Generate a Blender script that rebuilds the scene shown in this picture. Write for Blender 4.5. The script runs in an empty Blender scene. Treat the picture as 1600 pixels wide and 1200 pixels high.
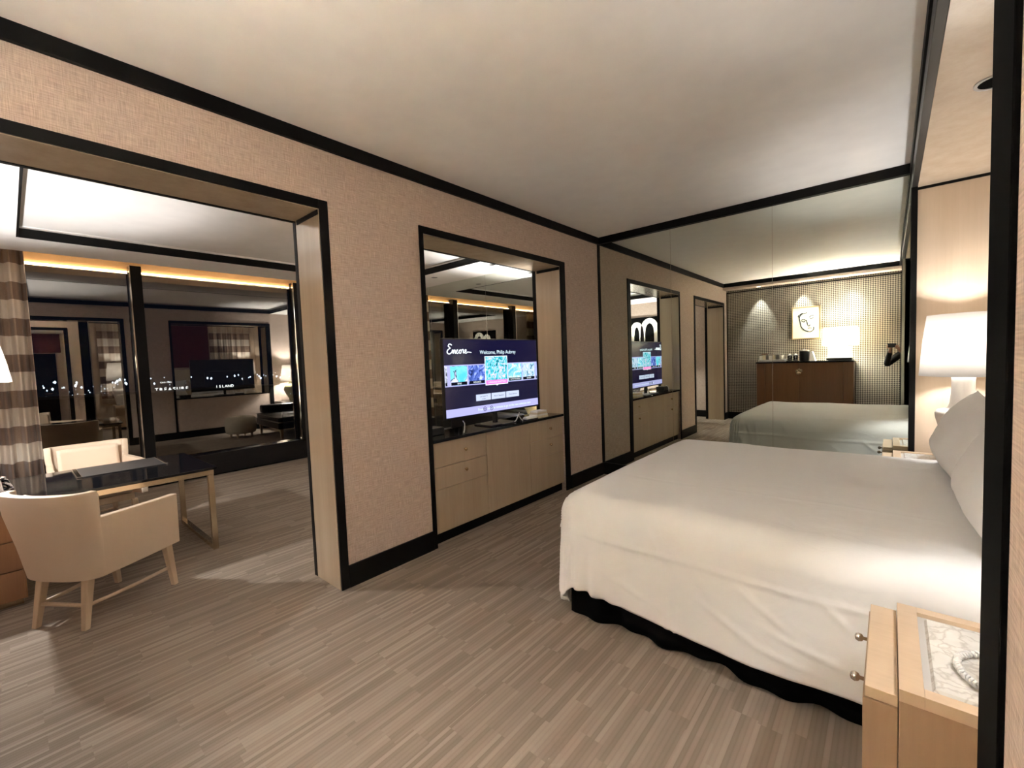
import bpy, bmesh, math, random
from mathutils import Vector, Matrix, noise

S = 1.1                       # survey units -> metres
random.seed(7)
sc = bpy.context.scene
COL = sc.collection
PI = math.pi

# ------------------------------------------------------------------ camera
CAM = Vector((2.5634, -4.5529, 1.3894))
yaw, pitch, roll, FPX = 2.2859, -0.0552, -0.0375, 681.8155
fw = Vector((math.cos(pitch)*math.cos(yaw), math.cos(pitch)*math.sin(yaw), math.sin(pitch)))
r0 = fw.cross(Vector((0, 0, 1))).normalized()
u0 = r0.cross(fw)
cr, sr = math.cos(roll), math.sin(roll)
rx, ux = cr*r0 + sr*u0, -sr*r0 + cr*u0
cam = bpy.data.cameras.new('camera')
cam.sensor_fit = 'HORIZONTAL'
cam.sensor_width = 36
cam.lens = FPX/1600*36
cam.clip_start = .02
cam.clip_end = 4000
co = bpy.data.objects.new('camera', cam)
co.matrix_world = Matrix(((rx.x, ux.x, -fw.x, CAM.x*S), (rx.y, ux.y, -fw.y, CAM.y*S), (rx.z, ux.z, -fw.z, CAM.z*S), (0, 0, 0, 1)))
COL.objects.link(co)
sc.camera = co

# ------------------------------------------------------------------ world, exposure, large lights
w = bpy.data.worlds.new('night')
w.use_nodes = True
w.node_tree.nodes['Background'].inputs[0].default_value = (.010, .012, .022, 1)
w.node_tree.nodes['Background'].inputs[1].default_value = .15
sc.world = w
sc.view_settings.view_transform = 'Standard'
sc.view_settings.look = 'None'
sc.view_settings.exposure = 1.82
sc.view_settings.gamma = 1
sc.view_settings.use_curve_mapping = False
cy = sc.cycles
cy.max_bounces = 10
cy.diffuse_bounces = 5
cy.glossy_bounces = 6
cy.transmission_bounces = 6
cy.transparent_max_bounces = 8
cy.sample_clamp_indirect = 15
cy.use_denoising = True
cy.caustics_refractive = False

SOFT = (.985, .985, .985)

LAMPS = []
def lamp_light(name, kind, loc, power, color=SOFT, radius=.05, rot=None, spot=None, blend=.6):
    l = bpy.data.lights.new(name, kind)
    l.energy = power
    l.color = color
    if kind in ('POINT', 'SPOT'):
        l.shadow_soft_size = radius
    if kind == 'SPOT':
        l.spot_size = spot
        l.spot_blend = blend
    o = bpy.data.objects.new(name, l)
    o.location = Vector(loc)*S
    if rot: o.rotation_euler = rot
    COL.objects.link(o)
    return o

# ------------------------------------------------------------------ materials
def mat_new(name):
    m = bpy.data.materials.new(name)
    m.use_nodes = True
    t = m.node_tree
    return m, t, t.nodes['Principled BSDF']

def N(t, typ, **kw):
    n = t.nodes.new(typ)
    for k, v in kw.items():
        if k.startswith('i_'):
            key = k[2:]
            key = int(key) if key.isdigit() else key.replace('_', ' ')
            n.inputs[key].default_value = v
        else:
            setattr(n, k, v)
    return n

def M(t, op, a, b=None, c=None):
    n = t.nodes.new('ShaderNodeMath')
    n.operation = op
    for i, x in enumerate((a, b, c)):
        if x is None: continue
        if isinstance(x, (int, float)): n.inputs[i].default_value = x
        else: t.links.new(x, n.inputs[i])
    return n.outputs[0]

def rgb(c): return (c[0], c[1], c[2], 1)

def plain(name, col, rough=.5, metal=0, coat=0, spec=.5, emit=None, es=0, trans=0, bump=0, bscale=200):
    m, t, b = mat_new(name)
    b.inputs['Base Color'].default_value = rgb(col)
    b.inputs['Roughness'].default_value = rough
    b.inputs['Metallic'].default_value = metal
    b.inputs['Coat Weight'].default_value = coat
    b.inputs['Specular IOR Level'].default_value = spec
    b.inputs['Transmission Weight'].default_value = trans
    if emit:
        b.inputs['Emission Color'].default_value = rgb(emit)
        b.inputs['Emission Strength'].default_value = es
    # a slight tone variation so that no surface is perfectly flat
    tc = N(t, 'ShaderNodeTexCoord')
    n = N(t, 'ShaderNodeTexNoise', i_Scale=bscale, i_Detail=3.0)
    t.links.new(tc.outputs['Object'], n.inputs['Vector'])
    if bump:
        bp = N(t, 'ShaderNodeBump', i_Strength=bump, i_Distance=.002)
        t.links.new(n.outputs[0], bp.inputs['Height'])
        t.links.new(bp.outputs[0], b.inputs['Normal'])
    elif not metal and not trans:
        mx = N(t, 'ShaderNodeMix', data_type='RGBA')
        mx.inputs[6].default_value = rgb([x*.94 for x in col])
        mx.inputs[7].default_value = rgb([min(1, x*1.05) for x in col])
        n.inputs['Scale'].default_value = 6
        t.links.new(n.outputs[0], mx.inputs[0])
        t.links.new(mx.outputs[2], b.inputs['Base Color'])
    return m

def wood(name, c1, c2, rough=.4, coat=0, scale=(28, 28, 1.4), fig=.5, metal=0):
    m, t, b = mat_new(name)
    tc = N(t, 'ShaderNodeTexCoord')
    mp = N(t, 'ShaderNodeMapping')
    mp.inputs['Scale'].default_value = scale
    t.links.new(tc.outputs['Object'], mp.inputs['Vector'])
    n = N(t, 'ShaderNodeTexNoise', i_Scale=1.6, i_Detail=6.0, i_Roughness=.6, i_Distortion=.4)
    t.links.new(mp.outputs[0], n.inputs['Vector'])
    mp2 = N(t, 'ShaderNodeMapping')
    mp2.inputs['Scale'].default_value = [s*.12 for s in scale]
    t.links.new(tc.outputs['Object'], mp2.inputs['Vector'])
    n2 = N(t, 'ShaderNodeTexNoise', i_Scale=2.2, i_Detail=2.0)
    t.links.new(mp2.outputs[0], n2.inputs['Vector'])
    f = M(t, 'ADD', M(t, 'MULTIPLY', n.outputs[0], fig), M(t, 'MULTIPLY', n2.outputs[0], 1-fig))
    r = N(t, 'ShaderNodeValToRGB')
    r.color_ramp.elements[0].position = .35
    r.color_ramp.elements[1].position = .65
    r.color_ramp.elements[0].color = rgb(c1)
    r.color_ramp.elements[1].color = rgb(c2)
    t.links.new(f, r.inputs[0])
    t.links.new(r.outputs[0], b.inputs['Base Color'])
    b.inputs['Roughness'].default_value = rough
    b.inputs['Coat Weight'].default_value = coat
    b.inputs['Coat Roughness'].default_value = .12
    b.inputs['Metallic'].default_value = metal
    bp = N(t, 'ShaderNodeBump', i_Strength=.08, i_Distance=.001)
    t.links.new(n.outputs[0], bp.inputs['Height'])
    t.links.new(bp.outputs[0], b.inputs['Normal'])
    return m

def fabric_wall():
    m, t, b = mat_new('woven_wallcovering')
    tc = N(t, 'ShaderNodeTexCoord')
    sp = N(t, 'ShaderNodeSeparateXYZ')
    t.links.new(tc.outputs['Object'], sp.inputs[0])
    h = M(t, 'ADD', sp.outputs[0], sp.outputs[1])
    cb = N(t, 'ShaderNodeCombineXYZ')
    t.links.new(M(t, 'MULTIPLY', h, 300), cb.inputs[0]); t.links.new(M(t, 'MULTIPLY', sp.outputs[2], 14), cb.inputs[1])
    n1 = N(t, 'ShaderNodeTexNoise', i_Scale=1.0, i_Detail=2.0); t.links.new(cb.outputs[0], n1.inputs['Vector'])
    cb2 = N(t, 'ShaderNodeCombineXYZ')
    t.links.new(M(t, 'MULTIPLY', h, 12), cb2.inputs[0]); t.links.new(M(t, 'MULTIPLY', sp.outputs[2], 240), cb2.inputs[1])
    n2 = N(t, 'ShaderNodeTexNoise', i_Scale=1.0, i_Detail=2.0); t.links.new(cb2.outputs[0], n2.inputs['Vector'])
    f = M(t, 'MULTIPLY', M(t, 'ADD', n1.outputs[0], n2.outputs[0]), .5)
    r = N(t, 'ShaderNodeValToRGB')
    e = r.color_ramp.elements
    e[0].position = .34; e[0].color = (.375, .29, .237, 1)
    e[1].position = .66; e[1].color = (.645, .518, .437, 1)
    t.links.new(f, r.inputs[0])
    t.links.new(r.outputs[0], b.inputs['Base Color'])
    b.inputs['Roughness'].default_value = .85
    b.inputs['Specular IOR Level'].default_value = .25
    bp = N(t, 'ShaderNodeBump', i_Strength=.5, i_Distance=.002)
    t.links.new(f, bp.inputs['Height']); t.links.new(bp.outputs[0], b.inputs['Normal'])
    return m

def carpet():
    m, t, b = mat_new('striped_carpet')
    tc = N(t, 'ShaderNodeTexCoord')
    sp = N(t, 'ShaderNodeSeparateXYZ')
    t.links.new(tc.outputs['Object'], sp.inputs[0])
    x, y = sp.outputs[0], sp.outputs[1]
    # columns of stripes, each column cut into lengths whose ends are staggered
    grp = M(t, 'FLOOR', M(t, 'DIVIDE', x, .11))
    wn = N(t, 'ShaderNodeTexWhiteNoise', noise_dimensions='1D'); t.links.new(grp, wn.inputs['W'])
    yy = M(t, 'ADD', M(t, 'DIVIDE', y, .33), M(t, 'MULTIPLY', wn.outputs[0], 1.0))
    yc = M(t, 'FLOOR', yy)
    st = M(t, 'FLOOR', M(t, 'DIVIDE', x, .019))
    cb = N(t, 'ShaderNodeCombineXYZ'); t.links.new(st, cb.inputs[0]); t.links.new(yc, cb.inputs[1])
    w2 = N(t, 'ShaderNodeTexWhiteNoise', noise_dimensions='2D'); t.links.new(cb.outputs[0], w2.inputs['Vector'])
    # soft stripe profile
    fr = M(t, 'FRACT', M(t, 'DIVIDE', x, .019))
    prof = M(t, 'MULTIPLY', M(t, 'SUBTRACT', 1, fr), fr)
    fz = N(t, 'ShaderNodeTexNoise', i_Scale=420.0, i_Detail=2.0); t.links.new(tc.outputs['Object'], fz.inputs['Vector'])
    lo = N(t, 'ShaderNodeTexNoise', i_Scale=3.0, i_Detail=2.0); t.links.new(tc.outputs['Object'], lo.inputs['Vector'])
    f = M(t, 'ADD', M(t, 'MULTIPLY', M(t, 'POWER', w2.outputs[0], 1.4), .50), M(t, 'MULTIPLY', prof, .5))
    f = M(t, 'ADD', f, M(t, 'MULTIPLY', M(t, 'SUBTRACT', fz.outputs[0], .5), .5))
    f = M(t, 'ADD', f, M(t, 'MULTIPLY', M(t, 'SUBTRACT', lo.outputs[0], .5), .25))
    r = N(t, 'ShaderNodeValToRGB')
    e = r.color_ramp.elements
    e[0].position = .0; e[0].color = (.20, .155, .118, 1)
    e[1].position = .80; e[1].color = (.37, .305, .245, 1)
    t.links.new(f, r.inputs[0]); t.links.new(r.outputs[0], b.inputs['Base Color'])
    b.inputs['Roughness'].default_value = .95
    b.inputs['Specular IOR Level'].default_value = .1
    bp = N(t, 'ShaderNodeBump', i_Strength=.5, i_Distance=.004)
    t.links.new(f, bp.inputs['Height']); t.links.new(bp.outputs[0], b.inputs['Normal'])
    return m

def houndstooth():
    m, t, b = mat_new('houndstooth_wallcovering')
    tc = N(t, 'ShaderNodeTexCoord')
    sp = N(t, 'ShaderNodeSeparateXYZ')
    t.links.new(tc.outputs['Object'], sp.inputs[0])
    P = .0355/8
    u = M(t, 'FLOOR', M(t, 'DIVIDE', sp.outputs[0], P))
    v = M(t, 'FLOOR', M(t, 'DIVIDE', sp.outputs[2], P))
    du = M(t, 'LESS_THAN', M(t, 'FLOORED_MODULO', u, 8), 4)
    dv = M(t, 'LESS_THAN', M(t, 'FLOORED_MODULO', v, 8), 4)
    tw = M(t, 'LESS_THAN', M(t, 'FLOORED_MODULO', M(t, 'ADD', u, v), 4), 2)
    dark = M(t, 'ADD', M(t, 'MULTIPLY', tw, du), M(t, 'MULTIPLY', M(t, 'SUBTRACT', 1, tw), dv))
    mx = N(t, 'ShaderNodeMix', data_type='RGBA')
    mx.inputs[6].default_value = (.42, .37, .295, 1)
    mx.inputs[7].default_value = (.012, .009, .007, 1)
    t.links.new(dark, mx.inputs[0]); t.links.new(mx.outputs[2], b.inputs['Base Color'])
    b.inputs['Roughness'].default_value = .8
    return m

def plaid():
    m, t, b = mat_new('plaid_drapery')
    tc = N(t, 'ShaderNodeTexCoord')
    uv = N(t, 'ShaderNodeUVMap')
    sp = N(t, 'ShaderNodeSeparateXYZ')
    t.links.new(uv.outputs[0], sp.inputs[0])
    bz = M(t, 'LESS_THAN', M(t, 'FRACT', M(t, 'DIVIDE', sp.outputs[1], .40)), .48)
    bu = M(t, 'LESS_THAN', M(t, 'FRACT', M(t, 'DIVIDE', sp.outputs[0], .34)), .5)
    f = M(t, 'ADD', M(t, 'MULTIPLY', bz, .62), M(t, 'MULTIPLY', bu, .38))
    n = N(t, 'ShaderNodeTexNoise', i_Scale=90.0); t.links.new(uv.outputs[0], n.inputs['Vector'])
    f = M(t, 'ADD', f, M(t, 'MULTIPLY', M(t, 'SUBTRACT', n.outputs[0], .5), .12))
    r = N(t, 'ShaderNodeValToRGB')
    e = r.color_ramp.elements
    e[0].position = 0; e[0].color = (.74, .65, .54, 1)
    e[1].position = 1; e[1].color = (.20, .125, .085, 1)
    k = r.color_ramp.elements.new(.4); k.color = (.62, .52, .42, 1)
    k = r.color_ramp.elements.new(.62); k.color = (.33, .225, .155, 1)
    t.links.new(f, r.inputs[0]); t.links.new(r.outputs[0], b.inputs['Base Color'])
    b.inputs['Roughness'].default_value = .8
    b.inputs['Sheen Weight'].default_value = .2
    return m

def linen():
    m, t, b = mat_new('white_linen')
    tc = N(t, 'ShaderNodeTexCoord')
    b.inputs['Base Color'].default_value = (.80, .80, .795, 1)
    b.inputs['Roughness'].default_value = .7
    b.inputs['Sheen Weight'].default_value = .15
    b.inputs['Specular IOR Level'].default_value = .3
    n = N(t, 'ShaderNodeTexNoise', i_Scale=9.0, i_Detail=3.0, i_Distortion=1.2); t.links.new(tc.outputs['Object'], n.inputs['Vector'])
    n2 = N(t, 'ShaderNodeTexNoise', i_Scale=3.2, i_Detail=2.0, i_Distortion=.8); t.links.new(tc.outputs['Object'], n2.inputs['Vector'])
    f = M(t, 'ADD', M(t, 'MULTIPLY', n.outputs[0], .35), M(t, 'MULTIPLY', n2.outputs[0], .9))
    bp = N(t, 'ShaderNodeBump', i_Strength=.55, i_Distance=.014)
    t.links.new(f, bp.inputs['Height']); t.links.new(bp.outputs[0], b.inputs['Normal'])
    return m

def marble():
    m, t, b = mat_new('white_veined_marble')
    tc = N(t, 'ShaderNodeTexCoord')
    d = N(t, 'ShaderNodeTexNoise', i_Scale=9.0, i_Detail=5.0); t.links.new(tc.outputs['Object'], d.inputs['Vector'])
    va = N(t, 'ShaderNodeVectorMath', operation='MULTIPLY_ADD')
    va.inputs[1].default_value = (.22, .22, .22)
    t.links.new(d.outputs[1], va.inputs[0]); t.links.new(tc.outputs['Object'], va.inputs[2])
    v = N(t, 'ShaderNodeTexVoronoi', feature='DISTANCE_TO_EDGE', i_Scale=15.0); t.links.new(va.outputs[0], v.inputs['Vector'])
    r = N(t, 'ShaderNodeValToRGB')
    e = r.color_ramp.elements
    e[0].position = 0; e[0].color = (.60, .56, .50, 1)
    e[1].position = .10; e[1].color = (.80, .77, .71, 1)
    t.links.new(v.outputs['Distance'], r.inputs[0])
    n = N(t, 'ShaderNodeTexNoise', i_Scale=14.0, i_Detail=6.0); t.links.new(tc.outputs['Object'], n.inputs['Vector'])
    mx = N(t, 'ShaderNodeMix', data_type='RGBA', blend_type='MULTIPLY')
    mx.inputs[0].default_value = .35
    t.links.new(r.outputs[0], mx.inputs[6]); t.links.new(n.outputs[0], mx.inputs[7])
    t.links.new(mx.outputs[2], b.inputs['Base Color'])
    b.inputs['Roughness'].default_value = .2
    return m

def shade_mat(name, col, es, tr=.5, TL=(.9, .82, .70)):
    m = bpy.data.materials.new(name); m.use_nodes = True
    t = m.node_tree; t.nodes.clear()
    o = N(t, 'ShaderNodeOutputMaterial')
    df = N(t, 'ShaderNodeBsdfDiffuse'); df.inputs[0].default_value = (.85, .82, .76, 1)
    tl = N(t, 'ShaderNodeBsdfTranslucent'); tl.inputs[0].default_value = tuple(TL)+(1,)
    mx = N(t, 'ShaderNodeMixShader'); mx.inputs[0].default_value = tr
    t.links.new(df.outputs[0], mx.inputs[1]); t.links.new(tl.outputs[0], mx.inputs[2])
    em = N(t, 'ShaderNodeEmission'); em.inputs[1].default_value = es
    tc = N(t, 'ShaderNodeTexCoord')
    n = N(t, 'ShaderNodeTexNoise', i_Scale=60.0, i_Detail=3.0); t.links.new(tc.outputs['Object'], n.inputs['Vector'])
    r = N(t, 'ShaderNodeMix', data_type='RGBA')
    r.inputs[6].default_value = rgb([x*.93 for x in col]); r.inputs[7].default_value = rgb(col)
    t.links.new(n.outputs[0], r.inputs[0]); t.links.new(r.outputs[2], em.inputs[0])
    ad = N(t, 'ShaderNodeAddShader')
    t.links.new(mx.outputs[0], ad.inputs[0]); t.links.new(em.outputs[0], ad.inputs[1])
    t.links.new(ad.outputs[0], o.inputs[0])
    return m

def glow(name, col, s):
    m = bpy.data.materials.new(name); m.use_nodes = True
    t = m.node_tree; t.nodes.clear()
    o = N(t, 'ShaderNodeOutputMaterial')
    em = N(t, 'ShaderNodeEmission'); em.inputs[0].default_value = rgb(col); em.inputs[1].default_value = s
    t.links.new(em.outputs[0], o.inputs[0])
    return m

def screen_pic(name, cols, scale, s=1.0, seed=0, dist=1.5, ramp=None):
    m = bpy.data.materials.new(name); m.use_nodes = True
    t = m.node_tree; t.nodes.clear()
    o = N(t, 'ShaderNodeOutputMaterial')
    em = N(t, 'ShaderNodeEmission'); em.inputs[1].default_value = s
    tc = N(t, 'ShaderNodeTexCoord')
    mp = N(t, 'ShaderNodeMapping'); mp.inputs['Location'].default_value = (seed*1.7, seed*2.3, seed*.9)
    t.links.new(tc.outputs['Object'], mp.inputs['Vector'])
    n = N(t, 'ShaderNodeTexNoise', i_Scale=scale, i_Detail=3.0, i_Distortion=dist); t.links.new(mp.outputs[0], n.inputs['Vector'])
    r = N(t, 'ShaderNodeValToRGB')
    e = r.color_ramp.elements
    k = len(cols)
    ps = ramp or [.3+.4*i/(k-1) for i in range(k)]
    e[0].position = ps[0]; e[0].color = rgb(cols[0]); e[1].position = ps[-1]; e[1].color = rgb(cols[-1])
    for i in range(1, k-1):
        q = e.new(ps[i]); q.color = rgb(cols[i])
    t.links.new(n.outputs[0], r.inputs[0]); t.links.new(r.outputs[0], em.inputs[0])
    t.links.new(em.outputs[0], o.inputs[0])
    return m

def window_glass():
    m = bpy.data.materials.new('coated_window_glass'); m.use_nodes = True
    t = m.node_tree; t.nodes.clear()
    o = N(t, 'ShaderNodeOutputMaterial')
    tr = N(t, 'ShaderNodeBsdfTransparent'); tr.inputs[0].default_value = (.62, .66, .68, 1)
    gl = N(t, 'ShaderNodeBsdfGlossy'); gl.inputs['Roughness'].default_value = 0; gl.inputs[0].default_value = (1, .93, .84, 1)
    fr = N(t, 'ShaderNodeFresnel'); fr.inputs[0].default_value = 1.5
    f = M(t, 'ADD', .15, fr.outputs[0])
    mx = N(t, 'ShaderNodeMixShader')
    t.links.new(f, mx.inputs[0]); t.links.new(tr.outputs[0], mx.inputs[1]); t.links.new(gl.outputs[0], mx.inputs[2])
    t.links.new(mx.outputs[0], o.inputs[0])
    return m

MT = dict(
    wallpaper=fabric_wall(), carpet=carpet(), hound=houndstooth(), plaid=plaid(), linen=linen(), marble=marble(),
    ceil=plain('ceiling_paint', (.86, .825, .79), .8, spec=.2),
    black=plain('black_lacquer', (.003, .0027, .0025), .5, spec=.16),
    post=plain('matt_black', (.0016, .0015, .0014), .8, spec=.04),
    marble_edge=plain('grey_marble_edge', (.50, .48, .45), .25),
    fascia=plain('lightened_black_lacquer', (.014, .013, .013), .35, spec=.4),  # black lacquer with the header's reflected light put into its colour
    gloss_black=plain('polished_black_stone', (.006, .006, .007), .05),
    blackcloth=plain('black_cloth', (.003, .003, .003), .95, spec=.05),
    oak=wood('pale_sycamore', (.43, .325, .225), (.49, .385, .275), .32, .25),
    lining=wood('champagne_lacquer', (.42, .32, .22), (.50, .39, .275), .22, .6, fig=.3),
    alcove=wood('alcove_veneer', (.56, .435, .31), (.63, .50, .37), .25, .5, fig=.35),
    nswood=wood('nightstand_maple', (.55, .40, .265), (.62, .46, .31), .35, .3, scale=(6, 30, 6)),
    nsshaded=wood('nightstand_shaded_side', (.34, .215, .125), (.40, .26, .155), .35, .3, scale=(30, 30, 2)),  # wood darkened so the near face looks in shade
    walnut=wood('brown_veneer', (.165, .075, .032), (.205, .098, .043), .35, .2),
    deskwood=wood('desk_veneer', (.27, .135, .065), (.34, .18, .09), .35, .2),
    chairwood=wood('limed_chair_wood', (.50, .36, .24), (.60, .45, .31), .45, .1),
    leather=plain('cream_leather', (.58, .45, .33), .5, bump=.15, bscale=260),
    creamfab=plain('cream_fabric', (.58, .50, .38), .85, bump=.3, bscale=160),
    blackleather=plain('black_leather', (.008, .008, .009), .32, bump=.15, bscale=120),
    piping=plain('pale_piping', (.35, .33, .30), .6),
    mirror=plain('silvered_mirror', (.73, .765, .70), .0, metal=1),
    seam=plain('mirror_edge', (.55, .52, .44), .25, metal=1),
    glass=window_glass(),
    brass=plain('polished_brass', (.80, .60, .36), .18, metal=1),
    chrome=plain('polished_nickel', (.78, .74, .68), .10, metal=1),
    champ=plain('champagne_metal', (.72, .60, .43), .22, metal=1),
    clear=plain('clear_acrylic', (.95, .97, 1), .02, trans=1),
    ceramic=plain('white_ceramic', (.78, .72, .66), .3),
    olive=plain('olive_ceramic', (.40, .36, .19), .25),
    paper=plain('white_paper', (.82, .80, .76), .7),
    cardboard=plain('cream_card', (.70, .60, .44), .7),
    red=plain('dark_red_silk', (.085, .006, .010), .7),
    plastic=plain('black_plastic', (.006, .006, .007), .3),
    whiteplastic=plain('white_plastic', (.74, .72, .70), .3),
    skin=plain('skin', (.42, .24, .16), .5),
    hair=plain('dark_hair', (.012, .008, .006), .5),
    shirt=plain('black_cotton', (.006, .006, .007), .85, bump=.2, bscale=120),
    trousers=plain('dark_trousers', (.010, .010, .013), .85),
    shade=shade_mat('lit_lampshade', (1, .95, .89), .05, .75, (.40, .375, .345)),
    shade_bright=shade_mat('bright_lampshade', (1, .98, .95), 1.5, .5),
    glow_sheet=shade_mat('added_sheet_glow', (.98, .985, 1), 31, .5),  # strong emission for the sheet added inside the cabinet lamp
    led=glow('warm_led', (1, .66, .34), 9),
    gold=plain('gold_frame', (.80, .62, .36), .3, metal=1),
    silver_d=plain('pewter', (.35, .33, .30), .35, metal=1),
    dark_glass=plain('dark_door', (.006, .005, .006), .12),
)

# ------------------------------------------------------------------ mesh building
class MB:
    def __init__(s): s.v = []; s.f = []; s.uv = None
    def add(s, vs, fs):
        b = len(s.v); s.v += [Vector(p) for p in vs]; s.f += [tuple(i+b for i in q) for q in fs]; return s
    def box(s, x0, x1, y0, y1, z0, z1):
        if x0 > x1: x0, x1 = x1, x0
        if y0 > y1: y0, y1 = y1, y0
        if z0 > z1: z0, z1 = z1, z0
        return s.add([(x0,y0,z0),(x1,y0,z0),(x1,y1,z0),(x0,y1,z0),(x0,y0,z1),(x1,y0,z1),(x1,y1,z1),(x0,y1,z1)],
                     [(0,3,2,1),(4,5,6,7),(0,1,5,4),(1,2,6,5),(2,3,7,6),(3,0,4,7)])
    def hexa(s, bot, top):      # two quads, counter-clockwise seen from above
        return s.add(list(bot)+list(top), [(0,3,2,1),(4,5,6,7),(0,1,5,4),(1,2,6,5),(2,3,7,6),(3,0,4,7)])
    def lathe(s, prof, c=(0,0,0), seg=32, cap=True, sx=1, sy=1):
        vs = []; fs = []; n = len(prof)
        for r, z in prof:
            for k in range(seg):
                a = 2*PI*k/seg
                vs.append((c[0]+r*sx*math.cos(a), c[1]+r*sy*math.sin(a), c[2]+z))
        for i in range(n-1):
            for k in range(seg):
                k2 = (k+1) % seg
                fs.append((i*seg+k, i*seg+k2, (i+1)*seg+k2, (i+1)*seg+k))
        if cap:
            fs.append(tuple(range(seg-1, -1, -1))); fs.append(tuple((n-1)*seg+k for k in range(seg)))
        return s.add(vs, fs)
    def tube(s, pts, r, seg=8, cap=True):
        pts = [Vector(p) for p in pts]; n = len(pts)
        rs = r if isinstance(r, (list, tuple)) else [r]*n
        vs = []; fs = []
        d = (pts[1]-pts[0]).normalized()
        up = Vector((0,0,1)) if abs(d.z) < .9 else Vector((1,0,0))
        a = d.cross(up).normalized()
        for i, p in enumerate(pts):
            d = (pts[min(i+1,n-1)]-pts[max(i-1,0)]).normalized()
            a = (a-d*a.dot(d)).normalized(); b = d.cross(a)
            for k in range(seg):
                t = 2*PI*k/seg
                vs.append(p+rs[i]*(math.cos(t)*a+math.sin(t)*b))
        for i in range(n-1):
            for k in range(seg):
                k2 = (k+1) % seg
                fs.append((i*seg+k, i*seg+k2, (i+1)*seg+k2, (i+1)*seg+k))
        if cap:
            fs.append(tuple(range(seg-1,-1,-1))); fs.append(tuple((n-1)*seg+k for k in range(seg)))
        return s.add(vs, fs)
    def grid(s, fn, nu, nv, flip=False):
        vs = [fn(i/nu, j/nv) for i in range(nu+1) for j in range(nv+1)]
        fs = []
        for i in range(nu):
            for j in range(nv):
                q = (i*(nv+1)+j, (i+1)*(nv+1)+j, (i+1)*(nv+1)+j+1, i*(nv+1)+j+1)
                fs.append(q[::-1] if flip else q)
        return s.add(vs, fs)
    def prism(s, poly, z0, z1, axis='z'):
        n = len(poly)
        def P(a, b, c): return {'z': (a,b,c), 'x': (c,a,b), 'y': (a,c,b)}[axis]
        vs = [P(a,b,z0) for a,b in poly]+[P(a,b,z1) for a,b in poly]
        fs = [tuple(range(n-1,-1,-1)), tuple(range(n,2*n))]+[(i,(i+1)%n,n+(i+1)%n,n+i) for i in range(n)]
        return s.add(vs, fs)
    def ball(s, c, r, seg=12, sz=1):
        pr = [(max(1e-4, r*math.sin(PI*i/seg)), -r*sz*math.cos(PI*i/seg)) for i in range(seg+1)]
        return s.lathe(pr, c, seg*2, True)
    def build(s, name, m, parent=None, o=None, smooth=False, bevel=0, kind=None, label=None, cat=None, solid=0, group=None, subsurf=0, uv=None, fix=True):
        me = bpy.data.meshes.new(name)
        oo = Vector(o) if o is not None else (Vector(parent['org']) if parent is not None and 'org' in parent else Vector())
        me.from_pydata([tuple((p-oo)*S) for p in s.v], [], s.f)
        if fix:
            bm = bmesh.new(); bm.from_mesh(me); bmesh.ops.recalc_face_normals(bm, faces=bm.faces); bm.to_mesh(me); bm.free()
        me.materials.append(m)
        if smooth:
            for p in me.polygons: p.use_smooth = True
        if uv:
            L = me.uv_layers.new(name='UVMap')
            for lp in me.loops: L.data[lp.index].uv = uv[lp.vertex_index]
        ob = bpy.data.objects.new(name, me)
        COL.objects.link(ob)
        if parent is not None:
            ob.parent = parent
            ob['org'] = oo
        elif o is not None:
            ob.location = oo*S
            ob['org'] = oo
        if bevel:
            b = ob.modifiers.new('edge', 'BEVEL'); b.width = bevel*S; b.segments = 2; b.limit_method = 'ANGLE'
        if solid:
            b = ob.modifiers.new('thick', 'SOLIDIFY'); b.thickness = solid*S; b.offset = 0
        if subsurf:
            b = ob.modifiers.new('soft', 'SUBSURF'); b.levels = subsurf; b.render_levels = subsurf
        if kind: ob['kind'] = kind
        if label: ob['label'] = label
        if cat: ob['category'] = cat
        if group: ob['group'] = group
        return ob

def thing(name, label, cat, loc=(0,0,0), rz=0, group=None, local=False):
    o = bpy.data.objects.new(name, None)
    o.empty_display_size = .1
    COL.objects.link(o)
    o.location = Vector(loc)*S
    o.rotation_euler = (0, 0, rz)
    o['label'] = label; o['category'] = cat
    if group: o['group'] = group
    o['org'] = (0,0,0) if local else tuple(loc)
    return o

def copy_tree(src, loc=None, rz=None, label=None, parent=None, group=None):
    kids = list(src.children)
    c = src.copy(); COL.objects.link(c)
    if parent is not None: c.parent = parent
    if loc is not None: c.location = Vector(loc)*S
    if rz is not None: c.rotation_euler = (0,0,rz)
    if label: c['label'] = label
    if group: c['group'] = group
    for k in kids: copy_tree(k, parent=c)
    return c

def struct(name, mb, m, **kw):
    return mb.build(name, m, kind='structure', **kw)

def text_mesh(txt, size, m, name, parent, mtx, extrude=.0, align='CENTER'):
    cu = bpy.data.curves.new('t', 'FONT')
    cu.body = txt; cu.size = size; cu.align_x = align; cu.align_y = 'CENTER'; cu.extrude = extrude
    to = bpy.data.objects.new('t', cu)
    COL.objects.link(to)
    dg = bpy.context.evaluated_depsgraph_get()
    me = bpy.data.meshes.new_from_object(to.evaluated_get(dg))
    bpy.data.objects.remove(to)
    me.transform(mtx)
    me.materials.clear(); me.materials.append(m)
    me.name = name
    o = bpy.data.objects.new(name, me); COL.objects.link(o)
    if parent is not None: o.parent = parent
    return o

# ================================================================== STRUCTURE
H = 2.75
NY0, NY1 = -2.530, -.795          # television niche, clear opening
DY0, DY1 = -4.986, -3.2855          # doorway, clear opening
TOP = 2.326
W = .345
RX = 2.70                           # right wall face
AY = -3.565                          # near end of the bed alcove
GX = -4.30                          # window glass
LM = -.06                           # living room mirror face
LZ = 2.60                           # living room ceiling margin

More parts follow.
